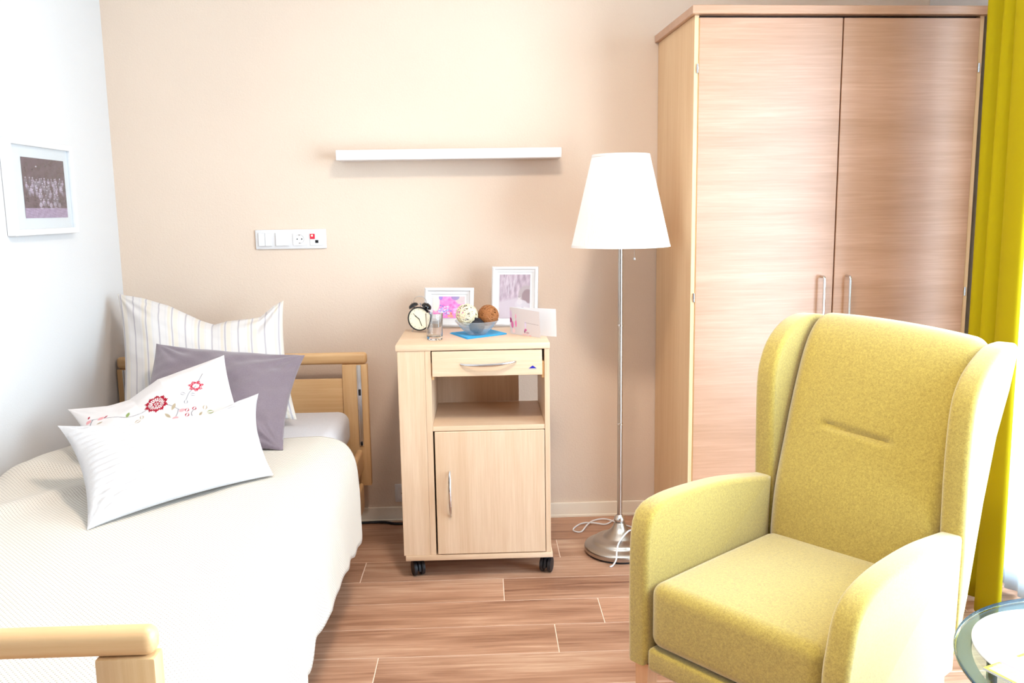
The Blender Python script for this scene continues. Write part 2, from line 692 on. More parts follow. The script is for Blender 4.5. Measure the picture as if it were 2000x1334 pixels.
# baseboards: strip with a pale sealing lip at the floor
for nm, (x0, x1, y0, y1) in {'baseboard_back': (XL, XR, YB - 0.012, YB), 'baseboard_left': (XL, XL + 0.012, YR, YB - 0.013),
                             'baseboard_right': (XR - 0.012, XR, WY1 + 0.02, YB - 0.013)}.items():
    bb = B().box(x0, x1, y0, y1, 0.0, 0.0667, 0.003, 2)
    if nm == 'baseboard_back':
        bb.box(x0, x1, y0 - 0.004, y0 + 0.001, 0.0, 0.012, 0.0015, 1)
    struct(nm, bb, M_TRIM)

# ------------------------------------------------------------------ bed
bed = thing('care_bed', 'beech wooden care bed with open-topped headboard, along the white wall', 'bed', (-1.0, 2.4, 0))
HY = 3.56


def bed_end(y0, y1, z_top, z_rail, z_low, x0, x1, post, panel):
    hb = obj('headboard' if y0 > 3 else 'footboard', B().box(x0, x1, y0, y1, z_rail, z_top, 0.0155, 5), M_BEECH, bed)
    for (a, c) in ((x0, x0 + post), (x1 - post, x1)):
        obj('post', B().box(a, c, y0 + 0.0005, y1 - 0.0005, z_low, z_rail - 0.0005, 0.004, 2), M_BEECH_V, hb)
    obj('panel', B().box(x0 + post + 0.0005, x1 - post - 0.0005, y0 + 0.010, y1 - 0.006, panel[0], panel[1], 0.003, 2), M_BEECH, hb)
    return hb


head = bed_end(HY, HY + 0.036, 0.779, 0.7305, 0.21, -1.508, -0.487, 0.104, (0.36, 0.669))
foot = bed_end(1.180, 1.216, 0.770, 0.728, 0.21, -1.508, -0.481, 0.086, (0.36, 0.655))
for x in (-0.521, -1.474):
    ch = obj('slide_channel', B().box(x - 0.0085, x - 0.0055, HY - 0.006, HY + 0.002, 0.384, 0.728).box(x + 0.0055, x + 0.0085, HY - 0.006, HY + 0.002, 0.384, 0.728)
             .box(x - 0.0085, x + 0.0085, HY - 0.001, HY + 0.002, 0.384, 0.728), M_CHROME, head, label='bright metal channel let into the bed post')
for z0, z1 in ((0.60, 0.625), (0.386, 0.402)):
    obj('slide_block', B().box(-0.5255, -0.5165, HY - 0.006, HY - 0.0015, z0, z1, 0.001, 1), M_BLACK, head)
for (x0, x1, z0, z1, nm) in ((-0.540, -0.512, 0.285, 0.378, 'side_rail'), (-0.536, -0.514, 0.12, 0.235, 'side_rail'), (-0.610, -0.580, 0.33, 0.405, 'frame_beam'),
                             (-1.475, -1.447, 0.285, 0.378, 'side_rail'), (-1.42, -1.39, 0.33, 0.405, 'frame_beam')):
    obj(nm, B().box(x0, x1, 1.24, 3.53, z0, z1, 0.0125, 4), M_BEECH, bed)
obj('lying_base', B().box(-1.385, -0.615, 1.26, 3.53, 0.365, 0.405, 0.004, 1), M_BEECH, bed)
for x in (-1.40, -0.60):
    for y in (1.35, 3.45):
        obj('leg', B().box(x - 0.02, x + 0.02, y - 0.02, y + 0.02, 0.0, 0.365, 0.003, 1), M_DARK_METAL, bed)
for x in (-1.40, -0.64):
    for y in (1.198, 3.578):
        obj('foot', B().lathe([(0, 0), (0.018, 0), (0.02, 0.008), (0.02, 0.205), (0.014, 0.2095), (0, 0.2095)], 14, (x, y, 0)), M_DARK_METAL, bed)

# mattress in a white fitted sheet
mb = B().box(-1.462, -0.555, 1.285, 3.515, 0.407, 0.551, 0.045, 5)
mt = obj('mattress', mb, M_SHEET)
origin_to(mt, (-1.0, 2.4, 0.407))
tag(mt, 'mattress under a smooth white fitted sheet on the beech bed', 'mattress')

# crochet bedspread draped over it
NS, NYY = 110, 230
prof = catmull([(-1.503, 0.435), (-1.492, 0.49), (-1.462, 0.540), (-1.40, 0.5625), (-1.2, 0.566), (-0.9, 0.566), (-0.64, 0.566), (-0.565, 0.560), (-0.505, 0.535), (-0.468, 0.485), (-0.452, 0.40), (-0.446, 0.33), (-0.441, 0.268)], NS)
ys = np.linspace(1.262, 2.93, NYY)
Sx = np.linspace(0, 1, NS)
P = np.zeros((NYY, NS, 3))
X = np.repeat(prof[None, :, 0], NYY, 0)
Z = np.repeat(prof[None, :, 1], NYY, 0)
Y = np.repeat(ys[:, None], NS, 1)
drop = np.clip((0.53 - Z) / 0.26, 0, 1) * (X > -1.0)
ripple = 0.011 * np.sin(2 * PI * Y / 0.31 + 0.6) + 0.007 * np.sin(2 * PI * Y / 0.17 + 2.0) + 0.006 * np.sin(2 * PI * Y / 0.55 + 1.0)
near = np.clip((2.5 - Y) / 0.8, 0.25, 1.0)
X = X + drop ** 1.3 * (ripple * near + 0.004)
hem = (0.016 * np.sin(2 * PI * Y / 0.145 + 0.5) + 0.012 * np.sin(2 * PI * Y / 0.37 + 2.4)) * near
Z = Z + drop ** 2 * (hem + np.interp(Y, [1.3, 1.9, 2.1, 2.4, 2.8, 2.93], [0.0, 0.0, 0.022, 0.012, -0.012, -0.012]))
# head edge runs a little further up the bed on top and falls back at the side
Y = Y + np.clip((Y - 2.6) / 0.33, 0, 1) * (0.05 - 0.13 * drop + 0.03 * np.sin(X * 9.0))
flat = 1 - drop
Z = Z + flat * 0.004 * fbm(X, Y, 3, 3, 1.6) * (X > -1.46) + flat * 0.004
wl = np.exp(-((X + 1.40) / 0.09) ** 2)
Z = Z + wl * (0.016 + 0.02 * np.sin(Y * 7.5 + 0.4)) * np.clip((Y - 1.6), 0, 1)
# lying folds below the front pillow
for (fx, fy, fl, ang, amp) in ((-1.25, 2.35, 0.22, 0.9, 0.018), (-1.33, 2.62, 0.2, 0.4, 0.015)):
    du = (X - fx) * math.cos(ang) + (Y - fy) * math.sin(ang)
    dv = -(X - fx) * math.sin(ang) + (Y - fy) * math.cos(ang)
    Z = Z + amp * np.exp(-(du / fl) ** 2 - (dv / 0.05) ** 2)
# falls over the mattress end at the foot
fd = np.clip((1.33 - Y) / 0.07, 0, 1)
Z = Z - fd ** 1.6 * 0.14 * flat
P = np.stack([X, Y, Z], -1)
bl = grid_obj('bedspread', P, M_BLANKET, uv=True)
md = bl.modifiers.new('thickness', 'SOLIDIFY')
md.thickness = 0.006
md.offset = 1.0
origin_to(bl, (-1.0, 2.1, 0.56))
tag(bl, 'cream openwork crochet bedspread hanging over the side of the bed', 'bedspread')


# ------------------------------------------------------------------ pillows
def pillow(name, TL, TR, BL, BR, thick, mat, label, cat='pillow', pinch=0.10, N=90, M_=90, colors=None, top=None, seed=1, wr=0.006, wf=2.2, floor_z=0.578,
           ridge=None, bfac=0.8, power=0.55, plump=(0, 0)):
    u = np.linspace(-1, 1, M_)[None, :]
    v = np.linspace(-1, 1, N)[:, None]
    U = u * (1 - pinch * (1 - v ** 2))
    V = v * (1 - pinch * (1 - u ** 2))
    TL, TR, BL, BR = [np.array(c, float) for c in (TL, TR, BL, BR)]
    uu, vv = ((U + 1) / 2)[..., None], ((V + 1) / 2)[..., None]
    base = BL * (1 - uu) * (1 - vv) + BR * uu * (1 - vv) + TL * (1 - uu) * vv + TR * uu * vv
    n = np.cross(BR - BL + TR - TL, TL - BL + TR - BR)
    n = n / np.linalg.norm(n)
    if n[1] > 0:
        n = -n
    t = thick * ((1 - np.abs(u - 0 * v) ** 2.4) * (1 - np.abs(v - 0 * u) ** 2.4)).clip(0) ** power
    un, vn = u + 0 * v, v + 0 * u
    t = t * (1 + plump[0] * un + plump[1] * vn)
    w = fbm(un, vn, seed, 3, wf * 0.5) * wr
    edge = np.clip(t / thick * 2.0, 0, 1)
    # radial gathers running from the corners
    for cu in (-1, 1):
        for cv in (-1, 1):
            dx, dy = un - cu, vn - cv
            r = np.hypot(dx, dy)
            a = np.arctan2(dy, dx)
            w = w + wr * 0.7 * np.exp(-(r / 0.55) ** 2) * np.sin(a * 14 + seed)
    if ridge is not None:
        w = w + ridge(un, vn)
    F = base + n * ((t + w * edge)[..., None])
    Bk = base - n * ((t * bfac)[..., None])
    if top is not None:
        dz = np.interp(un, top[0], top[1])
        k = (((vn + 1) / 2).clip(0, 1) ** 2.2)
        F[..., 2] += dz * k
        Bk[..., 2] += dz * k
    for A in (F, Bk):
        A[..., 2] = np.maximum(A[..., 2], floor_z + 0.003 * np.sin(A[..., 0] * 40))
        A[..., 1] = np.minimum(A[..., 1], 3.69)
        A[..., 0] = np.maximum(A[..., 0], XL + 0.004)
    c = None
    if colors is not None:
        c = colors(np.repeat((u + 1) / 2, N, 0), np.repeat((v + 1) / 2, M_, 1))
    o = grid_obj(name, F, mat, colors=c, closed_back=Bk, angle=80)
    base_c = (BL + BR) / 2
    origin_to(o, (float(base_c[0]), float(base_c[1]), floor_z))
    tag(o, label, cat)
    return o


def stripes(U, V):
    c = np.ones(U.shape + (3,)) * np.array([0.82, 0.795, 0.785])
    def line(x, w, col, a=1.0):
        k = np.exp(-((U - x) / w) ** 2)[..., None] * a
        c[:] = c * (1 - k) + np.array(col) * k
    for i in range(13):
        x = 0.015 + i * 0.0802
        line(x, 0.0030, (0.56, 0.53, 0.57), 0.85)
        line(x + 0.04, 0.003, (0.74, 0.72, 0.74), 0.4)
        if i % 2 == 0:
            for q, a in ((-0.022, .5), (-0.014, .45), (0.013, .5), (0.022, .4), (0.03, .35)):
                line(x + q, 0.0035, (0.82, 0.74, 0.58), a * 0.75)
    return c


g = painted('striped_cotton', 0.85, 0.2)
g.set(Sheen_Weight=0.1)
M_STRIPE = g.m
pillow('pillow', (-1.452, 3.50, 1.046), (-0.800, 3.50, 1.008), (-1.350, 3.20, 0.580), (-0.715, 3.24, 0.580), 0.085, M_STRIPE,
       'large pillow in pale cotton with thin grey and cream stripes, leaning on the headboard', colors=stripes, N=100, M_=240, pinch=0.06,
       top=([-1, -.70, -.38, 0.0, 0.16, .32, .55, .72, .88, 1.0], [0, -.005, -0.03, -0.085, -0.10, -0.083, -0.075, -0.065, -0.02, 0.0]), seed=4, wr=0.008)
pillow('pillow', (-1.188, 3.16, 0.893), (-0.664, 3.20, 0.833), (-1.19, 2.80, 0.585), (-0.672, 2.815, 0.578), 0.062, M_GREY,
       'plain grey-brown satin cushion between the striped and the embroidered pillows', 'cushion', seed=11, wr=0.007, pinch=0.075, floor_z=0.582)


# embroidery on the white cushion, in cushion coordinates
FL = dict(big=(0.465, 0.622), small=(0.757, 0.687))


def embroidery(U, V):
    c = np.ones(U.shape + (3,)) * np.array([0.82, 0.795, 0.79])
    asp = 0.52 / 0.46

    def put(mask, col):
        m = np.clip(mask, 0, 1)[..., None]
        c[:] = c * (1 - m) + np.array(col) * m

    def leaf(x, y, ang, L, w, col, hollow=False):
        dx, dy = (U - x) * asp, V - y
        a = dx * math.cos(ang) + dy * math.sin(ang)
        b_ = -dx * math.sin(ang) + dy * math.cos(ang)
        h = w * np.clip(1 - (a / L) ** 2, 0, 1)
        d = (h - np.abs(b_)) / 0.004
        if hollow:
            d = np.minimum(d, (np.abs(b_) - h * 0.45) / 0.004 + 0.6)
        put(np.clip(d, 0, 1) * (np.abs(a) < L), col)

    def curve(pts, w, col):
        p = catmull(pts, 70)
        d = np.full(U.shape, 9.0)
        for q in p:
            d = np.minimum(d, np.hypot((U - q[0]) * asp, V - q[1]))
        put(np.clip((w - d) / 0.003 + .5, 0, 1), col)

    red, pink, grey, beige, green = (0.58, 0.06, 0.15), (0.82, 0.58, 0.59), (0.50, 0.49, 0.51), (0.63, 0.57, 0.48), (0.50, 0.56, 0.34)
    bx, by = FL['big']
    sx, sy = FL['small']
    curve([(0.035, 0.73), (0.075, 0.735), (0.14, 0.70), (0.21, 0.655), (0.28, 0.60), (0.36, 0.60), (bx - 0.03, by)], 0.0038, grey)
    curve([(0.03, 0.66), (0.05, 0.70), (0.075, 0.735)], 0.0035, grey)
    curve([(bx + 0.03, by - 0.03), (0.54, 0.55), (0.585, 0.49), (0.60, 0.46)], 0.0036, grey)
    curve([(0.585, 0.49), (0.57, 0.45), (0.545, 0.41)], 0.0036, grey)
    curve([(sx + 0.07, sy + 0.13), (sx + 0.04, sy + 0.07), (sx + 0.01, sy + 0.02)], 0.0034, grey)
    curve([(sx, sy), (sx - 0.06, sy - 0.06), (sx - 0.10, sy - 0.13)], 0.0034, grey)
    for (x, y, a) in ((sx - 0.105, sy - 0.055, 2.4), (sx - 0.04, sy - 0.085, -0.4), (sx - 0.105, sy - 0.15, -1.9)):
        leaf(x, y, a, 0.026, 0.018, grey, True)
    # big flower
    dx, dy = (U - bx) * asp, V - by
    r, th = np.hypot(dx, dy), np.arctan2(dy, dx)
    R0 = 0.082 * (1 + 0.10 * np.cos(10 * th) + 0.05 * np.cos(30 * th))
    put(((r < R0) & (r > R0 * 0.74)).astype(float), red)
    put(((r < R0 * 0.78) & (r > 0.034) & (np.cos(20 * th) > 0.25)).astype(float), red)
    put(((r < 0.030 * (1 + .2 * np.cos(8 * th))) & (r > 0.016)).astype(float), red)
    put(((r < 0.009)).astype(float), red)
    # small ring flower
    dx, dy = (U - sx) * asp, V - sy
    r, th = np.hypot(dx, dy), np.arctan2(dy, dx)
    put(((r < 0.055 * (1 + 0.14 * np.cos(7 * th))) & (r > 0.026) & (np.cos(26 * th) * np.cos(r * 900) > -0.55)).astype(float), (0.68, 0.16, 0.25))
    for (x, y) in ((0.638, 0.452), (0.690, 0.449), (0.626, 0.402)):
        leaf(x, y, 0.9, 0.024, 0.019, red, True)
    curve([(0.655, 0.37), (0.66, 0.41), (0.685, 0.44)], 0.0034, grey)
    leaf(0.561, 0.524, 0.9, 0.040, 0.016, beige)
    leaf(0.502, 0.455, 2.0, 0.038, 0.015, beige)
    leaf(0.605, 0.465, 0.3, 0.030, 0.021, pink)
    leaf(0.540, 0.400, 0.1, 0.032, 0.021, pink)
    leaf(0.765, 0.437, 1.2, 0.032, 0.021, beige, True)
    leaf(0.791, 0.383, 0.0, 0.030, 0.020, green, True)
    leaf(0.719, 0.382, 0.7, 0.026, 0.011, beige)
    leaf(0.274, 0.635, 1.0, 0.036, 0.015, green)
    leaf(0.309, 0.513, 0.3, 0.028, 0.019, beige, True)
    leaf(0.345, 0.545, 1.3, 0.028, 0.017, beige, True)
    leaf(0.043, 0.725, 0.6, 0.028, 0.018, pink)
    leaf(0.118, 0.713, 0.4, 0.030, 0.020, pink)
    leaf(0.150, 0.712, 0.5, 0.022, 0.008, red)
    leaf(0.060, 0.775, 1.0, 0.022, 0.008, red)
    leaf(0.095, 0.66, 0.2, 0.028, 0.010, beige)
    leaf(0.153, 0.537, 1.2, 0.022, 0.016, grey, True)
    leaf(0.43, 0.33, 0.2, 0.030, 0.014, beige, True)
    return c


g = painted('embroidered_cotton', 0.85, 0.2)
M_EMB = g.m
pillow('pillow', (-1.352, 2.80, 0.737), (-0.900, 3.00, 0.872), (-1.06, 2.40, 0.590), (-0.745, 2.735, 0.592), 0.055, M_EMB,
       'white cushion embroidered with red flowers and leafy tendrils, behind the ribbed one', 'cushion', colors=embroidery, N=220, M_=250, seed=21, wr=0.004, pinch=0.06,
       top=([-1, -.55, -.28, 0.1, .55, 1], [0, -0.035, -0.04, 0.0, 0.0, 0.0]), floor_z=0.586)


M_RIBBED = fabric_mat('white_ribbed_cotton', hexc('c2bfc0'), hexc('bab7b8'), 300, 0.85, 0.1, b=0.08)


def ribs(u, v):
    ph = v * 17 * PI + 1.3 * np.sin(u * 2.5 + 1) + 0.8 * np.sin(u * 6 + v * 3)
    return 0.0034 * np.sin(ph) * (1 - u ** 8)


pillow('pillow', (-1.216, 2.45, 0.768), (-0.737, 2.80, 0.776), (-0.998, 2.108, 0.582), (-0.636, 2.530, 0.582), 0.080, M_RIBBED,
       'white oblong cushion with fine wavy ribs, frontmost on the bedspread', 'cushion', N=260, M_=110, seed=31, wr=0.007, pinch=0.095, bfac=0.3, ridge=ribs, floor_z=0.582,
       top=([-1, -.6, -.1, .4, .75, 1], [0, -0.034, -0.056, -0.050, -0.018, 0.0]))


# ------------------------------------------------------------------ framed group photograph on the left wall
def grid_uv(n, m):
    V, U = np.meshgrid(np.linspace(0, 1, n), np.linspace(0, 1, m), indexing='ij')
    return U, V


def ell(c, U, V, x, y, a, b_, col, al=1.0):
    k = (np.clip((1 - ((U - x) / a) ** 2 - ((V - y) / b_) ** 2) * 3, 0, 1) * al)[..., None]
    c[:] = c * (1 - k) + np.array(col) * k


M_PHOTO = painted('photo_print', 0.25, 0.5).m
M_PAPER = painted('printed_card', 0.5, 0.4).m


def group_photo(U, V):
    c = np.ones(U.shape + (3,)) * np.array([0.30, 0.20, 0.25])
    c += (0.05 * fbm(U, V, 5, 4, 6))[..., None]
    gl = (V < 0.17)[..., None]
    c[:] = np.where(gl, np.array([0.60, 0.50, 0.60]) + 0.05 * fbm(U, V, 9, 4, 9)[..., None], c)
    r = np.random.default_rng(3)
    for rowi, (y, n) in enumerate(((0.66, 13), (0.60, 11), (0.535, 12), (0.47, 9), (0.40, 6), (0.33, 5))):
        for k in range(n):
            x = 0.05 + 0.90 * (k + r.uniform(0.1, 0.9)) / n if rowi < 4 else 0.28 + 0.54 * (k + r.uniform(.1, .9)) / n
            s = r.uniform(0.38, 0.86)
            yy = y + r.uniform(-.018, .018)
            wd = r.uniform(0.026, 0.040)
            ell(c, U, V, x, yy - 0.050, wd, 0.034, (s, s * 0.90, s), 0.75)
            ell(c, U, V, x + r.uniform(-.01, .01), yy - 0.085, wd * 0.8, 0.03, (s * 0.8, s * 0.7, s * 0.8), 0.6)
            h = r.uniform(0.66, 0.84)
            ell(c, U, V, x, yy, 0.014, 0.017, (h, h * 0.92, h * 0.97), 0.9)
            ell(c, U, V, x, yy + 0.014, 0.015, 0.008, (0.25, 0.17, 0.22), 0.7)
    for x, y, q in ((0.36, 0.22, .8), (0.46, 0.235, .5), (0.60, 0.215, .75), (0.70, 0.23, .7), (0.81, 0.22, .6)):
        ell(c, U, V, x, y, 0.042, 0.045, (q, q * 0.92, q), 0.7)
        ell(c, U, V, x + 0.015, y - 0.055, 0.045, 0.014, (q, q * 0.92, q), 0.6)
    c += (0.05 * fbm(U, V, 15, 3, 22) * (V < 0.7))[..., None]
    ell(c, U, V, 0.32, 0.86, 0.02, 0.014, (0.7, 0.65, 0.68))
    return c


pf = thing('picture_frame', 'wide white frame with a group photograph, hung on the left wall', 'picture', (XL, 3.06, 1.45))
FY0, FY1, FZ0, FZ1, FX = 2.846, 3.284, 1.294, 1.606, -1.482
fr = B()
fw = 0.020
fr.box(XL + 0.001, FX, FY0, FY0 + fw, FZ0, FZ1, 0.0015, 1)
fr.box(XL + 0.001, FX, FY1 - fw, FY1, FZ0, FZ1, 0.0015, 1)
fr.box(XL + 0.001, FX, FY0 + fw, FY1 - fw, FZ0, FZ0 + fw, 0.0015, 1)
fr.box(XL + 0.001, FX, FY0 + fw, FY1 - fw, FZ1 - fw, FZ1, 0.0015, 1)
obj('frame', fr, M_WHITE, pf)
obj('mat_board', B().box(XL + 0.008, XL + 0.017, FY0 + fw, FY1 - fw, FZ0 + fw, FZ1 - fw), M_PLASTIC, pf)
U, V = grid_uv(130, 120)
PX = XL + 0.0185
grid_obj('photo', quad_grid((PX, 2.938, 1.350), (PX, 3.230, 1.350), (PX, 2.938, 1.549), (PX, 3.230, 1.549), 130, 120), M_PHOTO, pf, colors=group_photo(U, V))
obj('glazing', B().box(XL + 0.0205, XL + 0.0215, FY0 + fw, FY1 - fw, FZ0 + fw, FZ1 - fw), M_PANE, pf)

# ------------------------------------------------------------------ wall shelf
sh = obj('wall_shelf', B().box(-0.580, 0.327, YB - 0.12, YB - 0.001, 1.5593, 1.599, 0.0015, 2), plain('silver_lacquer', hexc('ded8d8'), 0.28, 0.0, 0.6))
origin_to(sh, (-0.126, YB, 1.5593))
tag(sh, 'empty narrow pale floating shelf on the beige wall', 'shelf')

# ------------------------------------------------------------------ switch and socket panel
sp = thing('switch_panel', 'white four-part wall panel with switches, socket and red call button', 'switch', (-0.947, YB, 1.2041))
PX0, PZ0 = -0.947, 1.2041
yf = YB - 0.009
obj('cover_frame', B().box(PX0, PX0 + 0.2945, yf, YB - 0.0005, PZ0, PZ0 + 0.081, 0.003, 2), M_PLASTIC, sp)
ctr = [PX0 + 0.0405 + 0.0712 * i for i in range(4)]
zc = PZ0 + 0.0405
for i, (w0, w1) in enumerate(((-0.0275, -0.0004), (0.0004, 0.0275))):
    obj('rocker', B().box(ctr[0] + w0, ctr[0] + w1, yf - 0.006, yf, zc - 0.0275, zc + 0.0275, 0.0015, 1), M_PLASTIC, sp)
obj('rocker', B().box(ctr[1] - 0.0275, ctr[1] + 0.0275, yf - 0.006, yf, zc - 0.0275, zc + 0.0275, 0.0015, 1), M_PLASTIC, sp)


def recess_plate(cx, cz, yface, mat, parent, half=0.0275, r=0.019, depth=0.013, seg=32):
    bb = B()
    bm = bb.bm
    outer, ring, bot = [], [], []
    for k in range(seg):
        a = 2 * PI * (k + 0.5) / seg
        ca, sa = math.cos(a), math.sin(a)
        s = half / max(abs(ca), abs(sa))
        outer.append(bm.verts.new((cx + ca * s, yface, cz + sa * s)))
        ring.append(bm.verts.new((cx + ca * r, yface, cz + sa * r)))
        bot.append(bm.verts.new((cx + ca * r * 0.97, yface + depth, cz + sa * r * 0.97)))
    for k in range(seg):
        k2 = (k + 1) % seg
        bm.faces.new((outer[k], outer[k2], ring[k2], ring[k]))
        bm.faces.new((ring[k], ring[k2], bot[k2], bot[k]))
    bm.faces.new(bot)
    return bb


so = obj('socket', recess_plate(ctr[2], zc, yf - 0.0022, M_PLASTIC, sp, depth=0.0018), M_PLASTIC, sp)
for dx in (-0.0095, 0.0095):
    obj('pin_hole', B().lathe([(0, 0), (0.0026, 0), (0.0026, 0.0008), (0, 0.0008)], 12).xform(Matrix.Translation((ctr[2] + dx, yf - 0.0004, zc)) @ Matrix.Rotation(PI / 2, 4, 'X')), M_BLACK, so)
for dz in (-0.0165, 0.0165):
    obj('earth_clip', B().box(ctr[2] - 0.003, ctr[2] + 0.003, yf - 0.0016, yf - 0.0004, zc + dz - 0.002, zc + dz + 0.002), M_STEEL, so)
obj('call_plate', B().box(ctr[3] - 0.0275, ctr[3] + 0.0275, yf - 0.0022, yf, zc - 0.0275, zc + 0.0275, 0.001, 1), M_PLASTIC, sp)
cb = obj('call_button', B().box(-0.7195, -0.6995, yf - 0.005, yf - 0.002, 1.2445, 1.2655, 0.001, 1), plain('red_plastic', hexc('d8203c'), 0.3), sp, label='red call button')
g = NT('call_light')
g.set(Base_Color=(1, .75, .4, 1), Emission_Color=(1.0, 0.72, 0.4, 1), Emission_Strength=6.0)
obj('indicator_lamp', B().lathe([(0, 0), (0.0036, 0), (0.0030, 0.0012), (0, 0.0016)], 14).xform(Matrix.Translation((-0.7105, yf - 0.0048, 1.258)) @ Matrix.Rotation(PI / 2, 4, 'X')), g.m, cb)
obj('jack', B().box(-0.6985, -0.6855, yf - 0.004, yf - 0.002, 1.2275, 1.2395, 0.0008, 1), M_BLACK_GLOSS, sp, label='black jack opening')

ls = thing('wall_socket', 'single white socket low on the wall, half behind the bedside cabinet', 'socket', (-0.365, YB, 0.129))
obj('cover_frame', B().box(-0.4055, -0.3245, yf, YB - 0.0005, 0.0885, 0.1695, 0.003, 2), M_PLASTIC, ls)
so2 = obj('socket', recess_plate(-0.365, 0.129, yf - 0.0022, M_PLASTIC, ls, depth=0.0018), M_PLASTIC, ls)
for dx in (-0.0095, 0.0095):
    obj('pin_hole', B().lathe([(0, 0), (0.0032, 0), (0.0032, 0.0008), (0, 0.0008)], 12).xform(Matrix.Translation((-0.365 + dx, yf - 0.0004, 0.129)) @ Matrix.Rotation(PI / 2, 4, 'X')), M_BLACK, so2)

# black cable along the baseboard
pts = catmull([(-0.95, 3.60, 0.006), (-0.75, 3.655, 0.006), (-0.55, 3.672, 0.006), (-0.46, 3.674, 0.006), (-0.40, 3.650, 0.006), (-0.32, 3.655, 0.006), (-0.20, 3.668, 0.006), (0.0, 3.66, 0.006)], 60)
cbl = obj('power_cable', B().tube(pts, 0.0055, 8), M_BLACK)
origin_to(cbl, (-0.46, 3.674, 0.0))
tag(cbl, 'black cable lying along the baseboard between bed and cabinet', 'cable')

# ------------------------------------------------------------------ bedside cabinet
NY = 3.0665
cab = thing('bedside_cabinet', 'pale ash bedside cabinet on black castors with drawer, niche and door', 'cabinet', (-0.04, 3.28, 0))
obj('top', B().box(-0.317, 0.234, NY, 3.492, 0.8605, 0.8823, 0.002, 2), M_ASH_H, cab)
obj('bottom_panel', B().box(-0.306, 0.238, NY, 3.486, 0.0755, 0.0950, 0.002, 2), M_ASH_H, cab)
obj('side_panel', B().box(-0.312, -0.294, NY + 0.022, 3.484, 0.0952, 0.8603, 0.001, 1), M_ASH, cab)
obj('side_panel', B().box(0.214, 0.232, NY + 0.004, 3.484, 0.0952, 0.8603, 0.001, 1), M_ASH, cab)
obj('front_panel', B().box(-0.312, -0.2145, NY + 0.004, NY + 0.022, 0.0952, 0.8603, 0.001, 1), M_ASH, cab)
obj('partition', B().box(-0.2140, -0.1925, NY + 0.004, 3.484, 0.0952, 0.8603, 0.001, 1), M_ASH, cab)
obj('shelf', B().box(-0.1923, 0.2138, NY + 0.006, 3.47, 0.5645, 0.5815, 0.001, 1), M_ASH_H, cab)
obj('back_panel', B().box(-0.1923, 0.136, 3.47, 3.478, 0.5817, 0.8603).box(-0.1923, 0.2138, 3.47, 3.478, 0.0952, 0.5643), M_ASH, cab, smooth=False)
for x0, x1 in ((-0.1922, -0.183), (0.2045, 0.2136)):
    obj('drawer_runner', B().box(x0, x1, NY + 0.012, 3.44, 0.7525, 0.8125, 0.001, 1), M_BEECH, cab)
dr = obj('drawer', B().box(-0.1885, 0.2055, NY - 0.001, NY + 0.017, 0.766, 0.857, 0.0015, 1), M_ASH_H, cab)
obj('drawer_box', B().box(-0.181, 0.2025, NY + 0.0175, 3.42, 0.772, 0.848), M_ASH_H, dr, smooth=False)
hp = catmull([(-0.086, NY - 0.002, 0.8115), (-0.07, NY - 0.013, 0.8095), (-0.03, NY - 0.024, 0.8085), (0.0125, NY - 0.027, 0.809), (0.055, NY - 0.024, 0.811), (0.095, NY - 0.013, 0.815), (0.111, NY - 0.002, 0.817)], 26)
obj('handle', B().tube(hp, [0.0035 + 0.0022 * math.sin(PI * i / 25) for i in range(26)], 10), M_CHROME, dr, label='curved satin chrome handle')
bt = B()
bt.prism([(0.1575, 0.7905), (0.1855, 0.7905), (0.1715, 0.8005)], lambda p: (p[0], NY - 0.0012, p[1]), lambda p: (p[0], NY - 0.0022, p[1]))
obj('emblem', bt, plain('emblem_blue', hexc('1c1f9c'), 0.4), dr, label='small dark blue triangle emblem')
obj('emblem_line', B().box(0.1555, 0.1875, NY - 0.0016, NY - 0.0011, 0.7865, 0.7890), plain('emblem_grey', hexc('b9b2a6'), 0.4), dr)
dd = obj('door', B().box(-0.1865, 0.2115, NY + 0.0005, NY + 0.018, 0.0985, 0.5625, 0.0015, 1), M_ASH, cab)
hp = catmull([(-0.1355, NY, 0.4150), (-0.1357, NY - 0.013, 0.402), (-0.1362, NY - 0.023, 0.365), (-0.1360, NY - 0.026, 0.330), (-0.1355, NY - 0.023, 0.295), (-0.135, NY - 0.013, 0.258), (-0.1348, NY, 0.2440)], 26)
obj('handle', B().tube(hp, [0.0034 + 0.0018 * math.sin(PI * i / 25) for i in range(26)], 10), M_CHROME, dd, label='curved satin chrome handle')


def castor(x, y, rz):
    r = Matrix.Translation((x, y, 0)) @ Matrix.Rotation(rz, 4, 'Z')
    bb = B()
    bb.lathe([(0, 0.050), (0.011, 0.050), (0.011, 0.0745), (0.017, 0.0745), (0.017, 0.0754), (0, 0.0754)], 14)
    pr = [(0.029 * math.cos(a), 0.029 + 0.031 * math.sin(a)) for a in np.linspace(0.1, PI - 0.1, 12)]
    pr += [(-0.029, 0.022), (0.029, 0.022)]
    bb.prism(pr, lambda p: (-0.0045, p[0], p[1]), lambda p: (0.0045, p[0], p[1]))
    k = obj('castor', bb.xform(r), M_BLACK, cab)
    for s in (-1, 1):
        w = B().lathe([(0, 0), (0.020, 0), (0.0275, 0.003), (0.0290, 0.008), (0.0275, 0.0155), (0.0, 0.0165)], 22)
        w.xform(r @ Matrix.Translation((s * 0.0055, 0, 0.0292)) @ Matrix.Rotation(s * PI / 2, 4, 'Y'))
        obj('wheel', w, M_BLACK, k)


castor(-0.266, 3.120, 0.35)
castor(0.218, 3.118, -0.35)
castor(-0.266, 3.44, 0.1)
castor(0.200, 3.44, -0.2)

TZ = 0.8824
